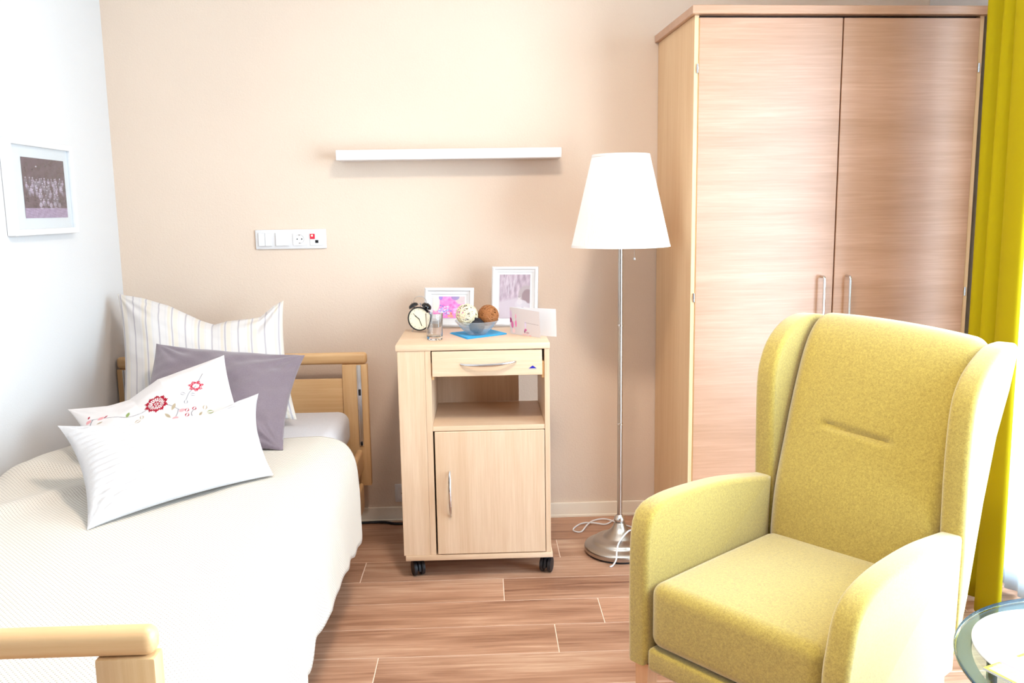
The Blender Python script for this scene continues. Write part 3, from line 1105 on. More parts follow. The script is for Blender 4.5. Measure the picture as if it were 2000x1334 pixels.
# ------------------------------------------------------------------ alarm clock
ck = thing('alarm_clock', 'small black twin-bell alarm clock with cream dial', 'clock', (-0.249, 3.408, TZ), -0.32)
CR = Matrix.Translation((0, 0, 0.0535)) @ Matrix.Rotation(PI / 2, 4, 'X')        # lathe axis -> -y (towards the viewer)
obj('case', B().lathe([(0, -0.022), (0.038, -0.022), (0.0445, -0.014), (0.0465, 0.0), (0.0475, 0.016), (0.0465, 0.0185), (0.0435, 0.0185), (0.0425, 0.0135), (0, 0.0135)], 40).xform(CR), M_BLACK_GLOSS, ck, local=True)
obj('dial', B().lathe([(0, 0.0137), (0.0422, 0.0137), (0.0422, 0.0142), (0, 0.0142)], 40).xform(CR), plain('cream_dial', hexc('f4ead0'), 0.5), ck, local=True)
mk = B()
for k in range(12):
    a = k * PI / 6
    mm = Matrix.Translation((0, 0, 0.0535)) @ Matrix.Rotation(a, 4, 'Y')
    b2 = B().box(-0.0007, 0.0007, -0.0148, -0.0143, 0.0335, 0.0385).xform(mm)
    me_ = bpy.data.meshes.new('t')
    b2.bm.to_mesh(me_)
    mk.bm.from_mesh(me_)
    bpy.data.meshes.remove(me_)
obj('hour_marks', mk, plain('dial_marks', hexc('9a8f78'), 0.5), ck, local=True, smooth=False)
for (a, L, w) in ((-0.93, 0.021, 0.0014), (2.75, 0.030, 0.0011), (-0.85, 0.032, 0.0006)):
    obj('hand', B().box(-w, w, -0.0158, -0.0150, -0.004, L).xform(Matrix.Translation((0, 0, 0.0535)) @ Matrix.Rotation(a, 4, 'Y')), M_BLACK, ck, local=True, smooth=False)
for s in (-1, 1):
    ang = s * 0.52
    mm = Matrix.Translation((s * 0.0255, 0.0, 0.098)) @ Matrix.Rotation(ang, 4, 'Y')
    obj('bell', B().lathe([(0, 0.003), (0.0185, 0.000), (0.0205, 0.0), (0.0195, 0.007), (0.0150, 0.0125), (0.007, 0.0155), (0, 0.0162)], 24).xform(mm), M_BLACK_GLOSS, ck, local=True)
    obj('bell_post', B().tube([mm @ Vector((0, 0, -0.006)), mm @ Vector((0, 0, 0.0185))], 0.0016, 8), M_BLACK, ck, local=True)
    obj('foot', B().tube([(s * 0.026, -0.004, 0.017), (s * 0.0345, -0.006, 0.0008)], [0.0022, 0.0018], 8), M_STEEL, ck, local=True)
hd = catmull([(-0.026, 0, 0.113), (-0.024, 0, 0.128), (-0.011, 0, 0.139), (0.004, 0, 0.1405), (0.018, 0, 0.135), (0.026, 0, 0.124), (0.027, 0, 0.113)], 22)
obj('carry_handle', B().tube(hd, 0.0011, 8), M_CHROME, ck, local=True)
obj('hammer', B().tube([(0, 0.004, 0.096), (0, 0.004, 0.109)], 0.0011, 6).lathe([(0, -0.004), (0.0035, -0.003), (0.0035, 0.003), (0, 0.004)], 10, (0, 0.004, 0.110)), M_CHROME, ck, local=True)

# ------------------------------------------------------------------ drinking glass
gl = obj('drinking_glass', B().lathe([(0, 0.0), (0.0255, 0.0), (0.0285, 0.003), (0.0295, 0.012), (0.0325, 0.096), (0.0325, 0.098), (0.0312, 0.098), (0.0308, 0.096), (0.0278, 0.016), (0.024, 0.0125), (0, 0.0115)], 40), M_GLASS)
gl.location = (-0.183, 3.194, TZ)
TM[gl.name] = Matrix.Translation(gl.location)
tag(gl, 'empty clear tumbler in front of the alarm clock', 'glass')


# ------------------------------------------------------------------ photo frames on the cabinet
def table_frame(name, label, loc, rz, w, h, lean, fwid, photo_fn, border, nU, nV, zoff=0.0):
    t = thing(name, label, 'picture', loc, rz)
    L = Matrix.Translation((0, 0, zoff)) @ Matrix.Rotation(-lean, 4, 'X')
    fb = B()
    prof_ = [(0.0, 0.0), (0.0, 0.013), (0.006, 0.017), (fwid * 0.45, 0.0175), (fwid * 0.6, 0.012), (fwid, 0.0095), (fwid, 0.0)]
    # mitred moulding: sweep the profile round the rectangle
    rings = []
    for (cx, cz, sx, sz) in ((-w / 2, 0, 1, 1), (w / 2, 0, -1, 1), (w / 2, h, -1, -1), (-w / 2, h, 1, -1)):
        rings.append([fb.bm.verts.new((cx + sx * a, -d, cz + sz * a)) for (a, d) in prof_])
    n = len(prof_)
    for i in range(4):
        A, C = rings[i], rings[(i + 1) % 4]
        for k in range(n):
            fb.bm.faces.new((A[k], C[k], C[(k + 1) % n], A[(k + 1) % n]))
    obj('frame', fb.xform(L), M_WHITE, t, local=True, angle=25)
    obj('mat_board', B().box(-w / 2 + fwid, w / 2 - fwid, -0.007, -0.003, fwid, h - fwid).xform(L), M_PLASTIC, t, local=True, smooth=False)
    obj('back_board', B().box(-w / 2 + 0.004, w / 2 - 0.004, 0.0002, 0.003, 0.004, h - 0.004).xform(L), M_BEECH, t, local=True, smooth=False)
    U, V = grid_uv(nV, nU)
    a = fwid + border
    q = quad_grid((-w / 2 + a, -0.0085, a), (w / 2 - a, -0.0085, a), (-w / 2 + a, -0.0085, h - a), (w / 2 - a, -0.0085, h - a), nV, nU)
    Mn = np.array(L)
    q = q @ Mn[:3, :3].T + Mn[:3, 3]
    grid_obj('photo', q, M_PHOTO, t, colors=photo_fn(U, V), local=True)
    top_ = L @ Vector((0, 0.004, h * 0.62))
    obj('easel_back', B().tube([top_, (0, top_.y + 0.052, 0.003)], 0.003, 6), M_BLACK, t, local=True)
    return t


def flower_photo(U, V):
    c = np.ones(U.shape + (3,)) * np.array([0.93, 0.52, 0.77])
    r = np.random.default_rng(8)
    for _ in range(60):
        x, y = r.uniform(0.25, 0.95), r.uniform(0.2, 1)
        col = ((0.95, 0.60, 0.80), (0.88, 0.40, 0.70), (0.97, 0.70, 0.85))[r.integers(3)]
        ell(c, U, V, x, y, 0.05, 0.06, col, 0.7)
    ell(c, U, V, 0.08, 0.75, 0.14, 0.5, (0.95, 0.88, 0.82))
    ell(c, U, V, 0.88, 0.85, 0.18, 0.22, (0.78, 0.78, 0.72), 0.8)
    ell(c, U, V, 0.70, 0.98, 0.14, 0.16, (0.55, 0.50, 0.68), 0.85)
    ell(c, U, V, 0.24, 0.95, 0.07, 0.13, (0.60, 0.50, 0.78), 0.9)
    for _ in range(60):
        x, y = r.normal(0.33, 0.11), r.normal(0.30, 0.14)
        col = ((0.80, 0.80, 0.93), (0.70, 0.70, 0.90), (0.90, 0.88, 0.94), (0.52, 0.48, 0.80))[r.integers(4)]
        ell(c, U, V, x, y, 0.032, 0.042, col, 0.85)
    for _ in range(14):
        ell(c, U, V, r.normal(0.60, 0.06), r.normal(0.17, 0.07), 0.035, 0.045, (0.96, 0.62, 0.50), 0.7)
    ell(c, U, V, 0.58, 0.2, 0.03, 0.03, (0.90, 0.36, 0.34), 0.9)
    return c


def child_photo(U, V):
    c = np.ones(U.shape + (3,)) * np.array([0.68, 0.60, 0.64])
    c += (0.09 * fbm(U, V * 0.6, 4, 4, 5))[..., None]
    r = np.random.default_rng(2)
    for _ in range(26):
        x = r.uniform(0, 0.55)
        ell(c, U, V, x, r.uniform(0.55, 1.0), 0.010, 0.12, (0.80, 0.75, 0.78), 0.6)
    k = np.clip((0.42 + 0.16 * U - V) * 14, 0, 1)[..., None]
    c[:] = c * (1 - k) + np.array([0.74, 0.68, 0.71]) * k
    ell(c, U, V, 0.88, 0.55, 0.28, 0.22, (0.66, 0.60, 0.60), 0.9)
    ell(c, U, V, 0.92, 0.50, 0.2, 0.18, (0.52, 0.42, 0.44), 0.7)
    ell(c, U, V, 0.72, 0.33, 0.22, 0.10, (0.76, 0.72, 0.74), 0.9)
    ell(c, U, V, 0.66, 0.38, 0.10, 0.07, (0.78, 0.74, 0.75), 0.9)
    ell(c, U, V, 0.86, 0.31, 0.16, 0.05, (0.74, 0.70, 0.72), 0.9)
    ell(c, U, V, 0.655, 0.475, 0.050, 0.040, (0.78, 0.73, 0.72), 0.95)
    ell(c, U, V, 0.655, 0.495, 0.052, 0.026, (0.60, 0.55, 0.56), 0.8)
    ell(c, U, V, 0.72, 0.22, 0.30, 0.05, (0.80, 0.74, 0.76), 0.8)
    for _ in range(9):
        ell(c, U, V, r.uniform(0.6, 1), r.uniform(0.12, 0.25), 0.06, 0.014, (0.42, 0.34, 0.38), 0.8)
    return c


table_frame('photo_frame', 'small landscape white frame with pink flower photograph behind the wicker balls', (-0.143, 3.535, TZ), -0.22, 0.205, 0.160, 0.17, 0.026, flower_photo, 0.010, 110, 80)
table_frame('photo_frame', 'taller portrait white frame with grey photograph of a seated child', (0.124, 3.515, TZ), -0.22, 0.190, 0.243, 0.19, 0.022, child_photo, 0.010, 90, 130)

# ------------------------------------------------------------------ napkin, bowl and wicker balls
M_NAP = fabric_mat('turquoise_paper', hexc('1ca6dc'), hexc('1296cc'), 500, 0.7, 0.1, b=0.05)
nb = B()
quad = [(-0.134, 3.348), (-0.064, 3.182), (0.086, 3.292), (0.018, 3.425)]
for k in range(4):
    z0 = TZ + 0.0001 + k * 0.0011
    sft = 0.0015 * k
    qq = [(x * (1 - 0.012 * k) + (-0.024) * 0.012 * k + sft, y * (1 - 0.004 * k) + 3.31 * 0.004 * k) for x, y in quad]
    nb.prism(qq, lambda p, z=z0: (p[0], p[1], z), lambda p, z=z0: (p[0], p[1], z + 0.0009))
nap = obj('napkin', nb, M_NAP, smooth=False)
origin_to(nap, (-0.024, 3.31, TZ))
tag(nap, 'folded turquoise paper napkin under the glass bowl', 'napkin')
NZ = TZ + 0.0046
bowl = obj('glass_bowl', B().lathe([(0, 0.0), (0.032, 0.0), (0.036, 0.003), (0.050, 0.016), (0.068, 0.034), (0.082, 0.052), (0.0835, 0.053), (0.0822, 0.054), (0.080, 0.0525), (0.066, 0.0355), (0.048, 0.019), (0.034, 0.0065), (0, 0.0055)], 64,
                                   wob=lambda k, z: 0.0009 * (1 if k % 2 else -1) * min(1, max(0, z) / 0.01) if z < 0.045 else 0), M_BOWL)
bowl.location = (-0.027, 3.279, NZ)
TM[bowl.name] = Matrix.Translation(bowl.location)
tag(bowl, 'ribbed clear glass bowl of wicker balls on the napkin', 'bowl')


def wicker(loc, R, n, w, mat, label, core=None, seed=0):
    r = random.Random(seed)
    bb = B()
    for k in range(n):
        ax = Vector((r.gauss(0, 1), r.gauss(0, 1), r.gauss(0, 1))).normalized()
        q = ax.to_track_quat('Z', 'Y').to_matrix()
        off = r.uniform(-0.75, 0.75) * R
        rr = math.sqrt(R * R - off * off) * r.uniform(0.955, 1.0)
        pts_ = [q @ Vector((rr * math.cos(a), rr * math.sin(a), off + 0.0015 * math.sin(3 * a + k))) for a in np.linspace(0, 2 * PI, 30, endpoint=False)]
        bb.tube(pts_, w * r.uniform(0.8, 1.2), 5, closed=True)
    o = obj('wicker_ball', bb, mat)
    o.location = loc
    TM[o.name] = Matrix.Translation(Vector(loc))
    tag(o, label, 'ball', 'wicker balls in the glass bowl')
    if core:
        cc = obj('core', B().lathe([(R * 0.88 * math.sin(a), -R * 0.88 * math.cos(a)) for a in np.linspace(0, PI, 14)], 20), core, o, local=True)
    return o


M_CREAM = plain('cream_rattan', hexc('dccfb0'), 0.6)
M_BROWN = plain('brown_rattan', hexc('9a5f30'), 0.6)
M_INK = plain('black_rattan', hexc('1c1720'), 0.5)
wicker((-0.064, 3.272, 0.9635), 0.0405, 34, 0.0017, M_CREAM, 'cream openwork wicker ball, left of the brown one', seed=1)
wicker((0.017, 3.292, 0.9575), 0.0385, 90, 0.0013, M_BROWN, 'brown wicker ball at the right of the glass bowl', core=plain('brown_core', hexc('6e3f1d'), 0.8), seed=2)
wicker((-0.027, 3.262, 0.9215), 0.0285, 70, 0.0012, M_INK, 'black wicker ball lowest in the glass bowl', core=plain('black_core', hexc('120e14'), 0.8), seed=3)


# ------------------------------------------------------------------ greeting card
def card_print(U, V):
    c = np.ones(U.shape + (3,)) * np.array([0.84, 0.80, 0.80])
    for (x, y, a, b_, col, al) in ((0.03, 0.70, 0.05, 0.2, (0.86, 0.72, 0.84), .8), (0.02, 0.52, 0.05, 0.10, (0.62, 0.16, 0.42), .9), (0.08, 0.36, 0.045, 0.14, (0.85, 0.40, 0.62), .9),
                                   (0.20, 0.68, 0.025, 0.10, (0.93, 0.62, 0.74), .9), (0.20, 0.42, 0.03, 0.16, (0.93, 0.45, 0.68), .9), (0.15, 0.53, 0.05, 0.05, (0.85, 0.85, 0.80), .8),
                                   (0.12, 0.14, 0.05, 0.10, (0.95, 0.78, 0.78), .8), (0.52, 0.40, 0.03, 0.16, (0.86, 0.80, 0.92), .8), (0.52, 0.22, 0.045, 0.05, (0.78, 0.35, 0.58), .9),
                                   (0.49, 0.15, 0.025, 0.06, (0.55, 0.28, 0.42), .9), (0.58, 0.12, 0.06, 0.04, (0.74, 0.60, 0.64), .9), (0.50, 0.04, 0.12, 0.02, (0.95, 0.68, 0.66), .8), (0.66, 0.02, 0.05, 0.02, (0.93, 0.62, 0.58), .8)):
        ell(c, U, V, x, y, a, b_, col, al)
    # one line of tiny unreadable script
    d = np.abs(V - (0.50 - 0.06 * (U - 0.5) + 0.006 * np.sin(U * 160) + 0.004 * np.sin(U * 83)))
    k = ((U > 0.5) & (U < 0.95) & (d < 0.011)).astype(float)[..., None] * 0.6
    c[:] = c * (1 - k) + np.array([0.62, 0.56, 0.58]) * k
    return c


card = thing('greeting_card', 'folded white greeting card with pink orchid print standing on the cabinet', 'card', (0.101, 3.304, TZ))
U, V = grid_uv(80, 120)
grid_obj('front_leaf', quad_grid((0.1010, 3.3035, TZ + .0005), (0.2085, 3.1800, TZ + .0005), (0.0990, 3.3050, TZ + 0.1035), (0.2040, 3.1815, TZ + 0.0970), 80, 120), M_PAPER, card, colors=card_print(U, V))
bb = B()
bb.prism([(0, 0), (1, 0), (1, 1), (0, 1)], lambda p: Vector((0.1015, 3.3050, TZ + .0005)).lerp(Vector((0.2690, 3.1990, TZ + .0005)), p[0]) + Vector((0, 0, 0.1035 * p[1])) + Vector((-0.002 * p[1], 0.002 * p[1], 0)),
         lambda p: Vector((0.1015, 3.3060, TZ + .0005)).lerp(Vector((0.2695, 3.1998, TZ + .0005)), p[0]) + Vector((0, 0, 0.1035 * p[1])) + Vector((-0.002 * p[1], 0.002 * p[1], 0)))
obj('back_leaf', bb, plain('card_white', hexc('dcd8d8'), 0.5), card, smooth=False)

# ------------------------------------------------------------------ floor lamp
LX, LY = 0.522, 3.290
lamp = thing('floor_lamp', 'brushed steel floor lamp with white pleated shade beside the wardrobe', 'lamp', (LX, LY, 0))
obj('base', B().lathe([(0, 0.010), (0.138, 0.010), (0.140, 0.013), (0.140, 0.026), (0.137, 0.031), (0.124, 0.038), (0.112, 0.041), (0.1055, 0.046), (0.104, 0.051), (0.100, 0.055), (0.086, 0.061), (0.070, 0.064), (0.064, 0.068), (0.058, 0.075),
                       (0.046, 0.083), (0.034, 0.094), (0.026, 0.107), (0.0215, 0.118), (0.0195, 0.121), (0, 0.121)], 72), M_STEEL, lamp, local=True, angle=50)
obj('base_foot', B().lathe([(0, 0.0), (0.130, 0.0), (0.134, 0.003), (0.134, 0.0099), (0, 0.0099)], 56), M_BLACK, lamp, local=True)
obj('collar', B().lathe([(0, 0.121), (0.0165, 0.121), (0.0215, 0.127), (0.0225, 0.134), (0.0195, 0.143), (0.0145, 0.149), (0.0115, 0.153), (0, 0.153)], 32), M_CHROME, lamp, local=True, angle=50)
obj('pole', B().lathe([(0, 0.1531), (0.0098, 0.1531), (0.0098, 1.215), (0, 1.215)], 24), M_STEEL, lamp, local=True)
for z in (0.521, 0.909):
    obj('joint_ring', B().lathe([(0.0099, z - 0.004), (0.0112, z - 0.003), (0.0112, z + 0.003), (0.0099, z + 0.004)], 24), M_CHROME, lamp, local=True)
shade = obj('lamp_shade', B().lathe([(0.1846 + (0.1056 - 0.1846) * t, 1.2095 + 0.340 * t) for t in np.linspace(0, 1, 9)], 240, wob=lambda k, z: 0.0011 * (1 if k % 2 else -1)), M_SHADE, lamp, local=True, angle=10)
for z0, r0, z1, r1 in ((1.2085, 0.1868, 1.2175, 0.1848), (1.541, 0.1092, 1.550, 0.1072)):
    obj('shade_band', B().lathe([(r0, z0), (r1, z1), (r1 - 0.003, z1), (r0 - 0.003, z0), (r0, z0)], 96), M_SHADE, shade, local=True)
obj('bulb_holder', B().lathe([(0, 1.2152), (0.016, 1.2152), (0.018, 1.225), (0.018, 1.275), (0.012, 1.285), (0, 1.285)], 20), M_STEEL, lamp, local=True)
obj('bulb', B().lathe([(0.011, 1.2852), (0.014, 1.30), (0.027, 1.33), (0.029, 1.35), (0.022, 1.372), (0, 1.382)], 20), M_PLASTIC, lamp, local=True)
obj('harp', B().tube([(-0.016, 0, 1.262), (-0.10, 0, 1.535)], 0.0015, 6).tube([(0.016, 0, 1.262), (0.10, 0, 1.535)], 0.0015, 6), M_CHROME, lamp, local=True)
pc = obj('pull_chain', B().tube([(0.018, 0, 1.262), (0.040, 0, 1.258), (0.052, 0, 1.24), (0.053, 0, 1.168)], 0.0009, 6), M_STEEL, lamp, local=True)
obj('pull_bead', B().lathe([(0, -0.007), (0.0045, -0.004), (0.0055, 0.0), (0.0042, 0.004), (0, 0.007)], 14, (0.053, 0, 1.162)), M_CHROME, pc, local=True)
cord = [(0.640, 3.46, 0.0035), (0.612, 3.41, 0.012), (0.598, 3.372, 0.056), (0.585, 3.335, 0.071), (0.569, 3.298, 0.083), (0.552, 3.266, 0.091), (0.525, 3.234, 0.080), (0.505, 3.206, 0.066), (0.495, 3.184, 0.049), (0.490, 3.160, 0.038), (0.485, 3.143, 0.024), (0.472, 3.140, 0.0045), (0.461, 3.134, 0.0035)]
obj('cord', B().tube(catmull(cord, 70), 0.0032, 8), M_WHITE, lamp, label='white flex draped over the lamp base')
loop = [(0.575, 3.665, 0.004), (0.545, 3.62, 0.005), (0.505, 3.575, 0.006), (0.455, 3.585, 0.010), (0.41, 3.60, 0.004), (0.372, 3.555, 0.004), (0.362, 3.515, 0.0035), (0.392, 3.500, 0.004), (0.425, 3.56, 0.011), (0.462, 3.625, 0.006), (0.515, 3.625, 0.011), (0.565, 3.585, 0.005), (0.620, 3.53, 0.0035), (0.640, 3.46, 0.0035)]
obj('cord', B().tube(catmull(loop, 110), 0.0032, 8), M_WHITE, lamp, label='white flex looped on the floor behind the lamp')

# ------------------------------------------------------------------ wardrobe
WX, WYY, WA = 0.7521, 3.156, 0.0478
wd = thing('wardrobe', 'tall two-door wardrobe with pale oak fronts in the corner', 'wardrobe', (WX, WYY, 0), WA)


def dback(u):
    """depth at which the wall stands behind the (slightly turned) wardrobe"""
    return (YB - 0.002 - WYY - u * math.sin(WA)) / math.cos(WA) - 0.002


def wslab(u0, u1, v0, z0, z1, bev=0.001):
    bb = B()
    bb.prism([(u0, v0), (u1, v0), (u1, dback(u1)), (u0, dback(u0))], lambda p: (p[0], p[1], z0), lambda p: (p[0], p[1], z1), bev, 1)
    return bb


obj('crown', wslab(0.0, 1.0988, 0.0, 2.0215, 2.0511, 0.0015), M_OAK_F, wd, local=True)
obj('side_panel', wslab(0.0145, 0.0305, 0.026, 0.0, 2.0213), M_OAK_S, wd, local=True)
obj('side_panel', wslab(1.0695, 1.0855, 0.026, 0.0, 2.0213), M_OAK_S, wd, local=True)
obj('plinth', B().box(0.031, 1.069, 0.06, 0.076, 0.0, 0.079), M_OAK_F, wd, local=True, smooth=False)
obj('bottom_panel', B().box(0.031, 1.069, 0.048, 0.46, 0.08, 0.098), M_OAK_F, wd, local=True, smooth=False)
obj('carcass_back', B().box(0.031, 1.069, 0.462, 0.468, 0.08, 2.021), M_OAK_S, wd, local=True, smooth=False)
obj('top_rail', B().box(0.031, 1.069, 0.050, 0.46, 2.003, 2.021), M_BLACK, wd, local=True, smooth=False)
M_EDGE = plain('edge_band', hexc('e2b878'), 0.45)
for (u0, u1, hu, hinge_u) in ((0.0315, 0.5545, 0.507, 0.0262), (0.5595, 1.0685, 0.606, 1.0745)):
    d = obj('door', B().box(u0, u1, 0.022, 0.0405, 0.084, 2.013, 0.001, 1), M_OAK_F, wd, local=True)
    z0, z1 = 1.090, 0.930
    hp = [(hu, 0.022, z0)] + [(hu, 0.022 - 0.035 + 0.010 * (1 - math.sin(a)), z0 - 0.010 * (1 - math.cos(a))) for a in np.linspace(0.0, PI / 2, 6)]
    hp2 = [(hu, 0.022, z1)] + [(hu, 0.022 - 0.035 + 0.010 * (1 - math.sin(a)), z1 + 0.010 * (1 - math.cos(a))) for a in np.linspace(0.0, PI / 2, 6)]
    obj('handle', B().tube(hp + hp2[::-1], 0.005, 10), M_CHROME, d, local=True, label='slim chrome bow handle')
    for z in (0.26, 1.021, 1.839):
        obj('hinge', B().tube([(hinge_u, 0.0225, z - 0.016), (hinge_u, 0.0225, z + 0.016)], 0.0038, 10).tube([(hinge_u, 0.0225, z - 0.004), (hinge_u, 0.0225, z + 0.004)], 0.0044, 10), M_CHROME, d, local=True)
    obj('edge_strip', B().box(u0 - 0.0006 if hu < 0.55 else u1 + 0.0001, u0 - 0.0001 if hu < 0.55 else u1 + 0.0006, 0.0225, 0.040, 0.085, 2.012), M_EDGE, d, local=True, smooth=False)

# ------------------------------------------------------------------ armchair
CO = (0.351, 2.080)
CT = -0.885
CW, TA = 0.591, 0.061
ch = thing('armchair', 'lime green upholstered wing armchair in front of the wardrobe', 'armchair', (CO[0], CO[1], 0), CT)


def smooth_poly(pts, n):
    return [tuple(p) for p in catmull(pts, n)]


def side_solid(name, poly, u0, u1, r=0.014, seg=4):
    bb = B()
    bb.prism(poly, lambda p: (u0, p[0], p[1]), lambda p: (u1, p[0], p[1]), r, seg)
    return obj(name, bb, M_CHAIR, ch, local=True, angle=50)


la = smooth_poly([(0.0, 0.208), (-0.002, 0.38), (-0.001, 0.50), (0.004, 0.560), (0.018, 0.600), (0.052, 0.622), (0.127, 0.631), (0.256, 0.628), (0.371, 0.618), (0.556, 0.588)], 34) + [(0.540, 0.208)]
ra = smooth_poly([(0.0, 0.208), (-0.003, 0.32), (-0.002, 0.392), (0.010, 0.442), (0.032, 0.506), (0.075, 0.545), (0.148, 0.566), (0.245, 0.574), (0.381, 0.573), (0.548, 0.556)], 34) + [(0.540, 0.208)]
side_solid('armrest', la, 0.0, TA)
side_solid('armrest', ra, CW - TA, CW)
rear = [(0.829, 0.990), (0.787, 0.885), (0.722, 0.776), (0.668, 0.615), (0.604, 0.380), (0.545, 0.230)]
lw = smooth_poly([(0.553, 0.50), (0.549, 0.60), (0.546, 0.697), (0.546, 0.863), (0.566, 0.935), (0.604, 0.985), (0.668, 1.023), (0.74, 1.037), (0.822, 1.030)], 30) + [(0.842, 1.012), (0.80, 0.90), (0.735, 0.776), (0.672, 0.615), (0.606, 0.380), (0.548, 0.230)]
rw = smooth_poly([(0.549, 0.50), (0.545, 0.60), (0.546, 0.746), (0.562, 0.868), (0.600, 0.928), (0.66, 0.968), (0.74, 0.996), (0.815, 0.999)], 30) + [(0.833, 0.985), (0.787, 0.880), (0.722, 0.770), (0.666, 0.612), (0.603, 0.380), (0.546, 0.230)]
side_solid('wing', lw, 0.0005, TA - 0.0005)
side_solid('wing', rw, CW - TA + 0.0005, CW - 0.0005)

# backrest: curved pad with rounded rim and a stitched tuck
NU, NT_ = 70, 110
bp = catmull([(0.530, 0.395), (0.530, 0.45), (0.548, 0.565), (0.588, 0.690), (0.632, 0.820), (0.676, 0.925), (0.716, 0.985), (0.762, 1.017), (0.815, 1.014), (0.842, 0.985)], NT_)
tg = np.gradient(bp, axis=0)
nn = np.stack([-tg[:, 1], tg[:, 0]], 1)
nn /= np.linalg.norm(nn, axis=1)[:, None]
if nn[20, 0] > 0:
    nn = -nn
us = np.linspace(TA + 0.001, CW - TA - 0.001, NU)
Pf = np.zeros((NT_, NU, 3))
Pb = np.zeros((NT_, NU, 3))
for i in range(NT_):
    for k in range(NU):
        e = min(us[k] - us[0], us[-1] - us[k])
        rnd = 0.022 * (1 - min(1, e / 0.035)) ** 2
        puff = 0.014 * math.sin(PI * (us[k] - us[0]) / (us[-1] - us[0])) ** 0.6
        z = bp[i, 1]
        w_ = bp[i, 0]
        # tuck: short level crease
        gx = us[k] - 0.5 * CW + 0.014
        tuck = 0.012 * math.exp(-((z - 0.742 + 0.02 * (us[k] / CW - 0.5)) / 0.008) ** 2) / (1 + math.exp((abs(gx) - 0.095) / 0.006))
        off = puff - rnd - tuck
        shear = -(us[k] / CW - 0.5) * 0.045 * min(1, max(0, (z - 0.45) / 0.3))
        Pf[i, k] = (us[k], w_ + nn[i, 0] * off, z + nn[i, 1] * off + shear)
        # rear face follows at pad thickness, falling straight from the top roll
        zb = z * 0.96 + 0.01
        wb = np.interp(zb, [0.38, 0.62, 0.78, 0.89, 0.99], [0.606, 0.668, 0.725, 0.79, 0.83])
        Pb[i, k] = (us[k], max(wb, w_ + 0.03 if z < 0.95 else wb), zb + shear)
grid_obj('backrest', Pf, M_CHAIR, ch, closed_back=Pb, local=True, angle=50)
# seat pad
sb = B().box(TA + 0.0012, CW - TA - 0.0012, 0.004, 0.545, 0.262, 0.434, 0.034, 6)
bmesh.ops.subdivide_edges(sb.bm, edges=[e for e in sb.bm.edges if e.calc_length() > 0.2], cuts=10, use_grid_fill=True)
for v in sb.bm.verts:
    if v.co.z > 0.40:
        a = max(0, 1 - ((v.co.x - CW / 2) / 0.235) ** 2) * max(0, 1 - ((v.co.y - 0.27) / 0.28) ** 2)
        v.co.z += 0.010 * a
obj('seat', sb, M_CHAIR, ch, local=True, angle=60)
obj('front_rail', B().box(TA + 0.001, CW - TA - 0.001, 0.002, 0.045, 0.200, 0.2605, 0.012, 4), M_CHAIR, ch, local=True)
obj('underframe', B().box(TA + 0.002, CW - TA - 0.002, 0.05, 0.55, 0.208, 0.2615), M_CHAIR, ch, local=True, smooth=False)
for (u, w, du, dw) in ((0.036, 0.036, -0.006, -0.004), (CW - 0.036, 0.036, 0.006, -0.004), (0.036, 0.50, -0.006, 0.03), (CW - 0.036, 0.50, 0.006, 0.03)):
    bb = B()
    bb.prism([(-1, -1), (1, -1), (1, 1), (-1, 1)], lambda p: (u + du + p[0] * 0.014, w + dw + p[1] * 0.014, 0.0), lambda p: (u + p[0] * 0.021, w + p[1] * 0.021, 0.2078), 0.0)
    obj('leg', bb, M_LEG, ch, local=True)

# ------------------------------------------------------------------ curtain, sheer, rail
def cloth_strip(name, path, z0, z1, mat, flare=0.0, nz=40, n=160, lean=0.0):
    p = catmull(path, n)
    zs = np.linspace(z0, z1, nz)
    Pq = np.zeros((nz, n, 3))
    c = p.mean(0)
    for i, z in enumerate(zs):
        t = (z - z0) / (z1 - z0)
        s = 1 + flare * (1 - t)
        q = c + (p - c) * s
        Pq[i, :, 0] = q[:, 0] + 0.004 * np.sin(q[:, 1] * 30 + z * 2.2)
        Pq[i, :, 1] = q[:, 1] + lean * (t - 0.5)
        Pq[i, :, 2] = z
    o = grid_obj(name, Pq, mat, angle=80)
    m_ = o.modifiers.new('thickness', 'SOLIDIFY')
    m_.thickness = 0.0016
    return o


path = [(1.775, 2.905), (1.735, 2.925), (1.690, 2.925), (1.660, 2.905), (1.662, 2.880), (1.690, 2.860), (1.700, 2.838), (1.668, 2.822), (1.648, 2.800), (1.660, 2.775), (1.690, 2.755), (1.688, 2.725),
        (1.648, 2.715), (1.622, 2.690), (1.612, 2.650), (1.614, 2.610), (1.624, 2.580), (1.642, 2.590), (1.660, 2.630)]
cu = cloth_strip('curtain', path, 0.012, 2.585, M_CURTAIN, flare=0.03, lean=0.0)
origin_to(cu, (1.66, 2.72, 0.012))
tag(cu, 'lime green floor-length curtain gathered at the end of the window', 'curtain')
path = [(1.82 - 0.012 * math.cos(PI * k), 3.03 - 0.034 * k) for k in range(21)]
sv = cloth_strip('sheer_curtain', path, 0.015, 2.585, M_SHEER, flare=0.02)
origin_to(sv, (1.785, 2.36, 0.015))
tag(sv, 'translucent white sheer curtain between the green curtain and the window', 'curtain')
struct('trim_1', B().box(1.60, 1.85, 0.0, 3.05, 2.586, 2.62), M_PLASTIC)

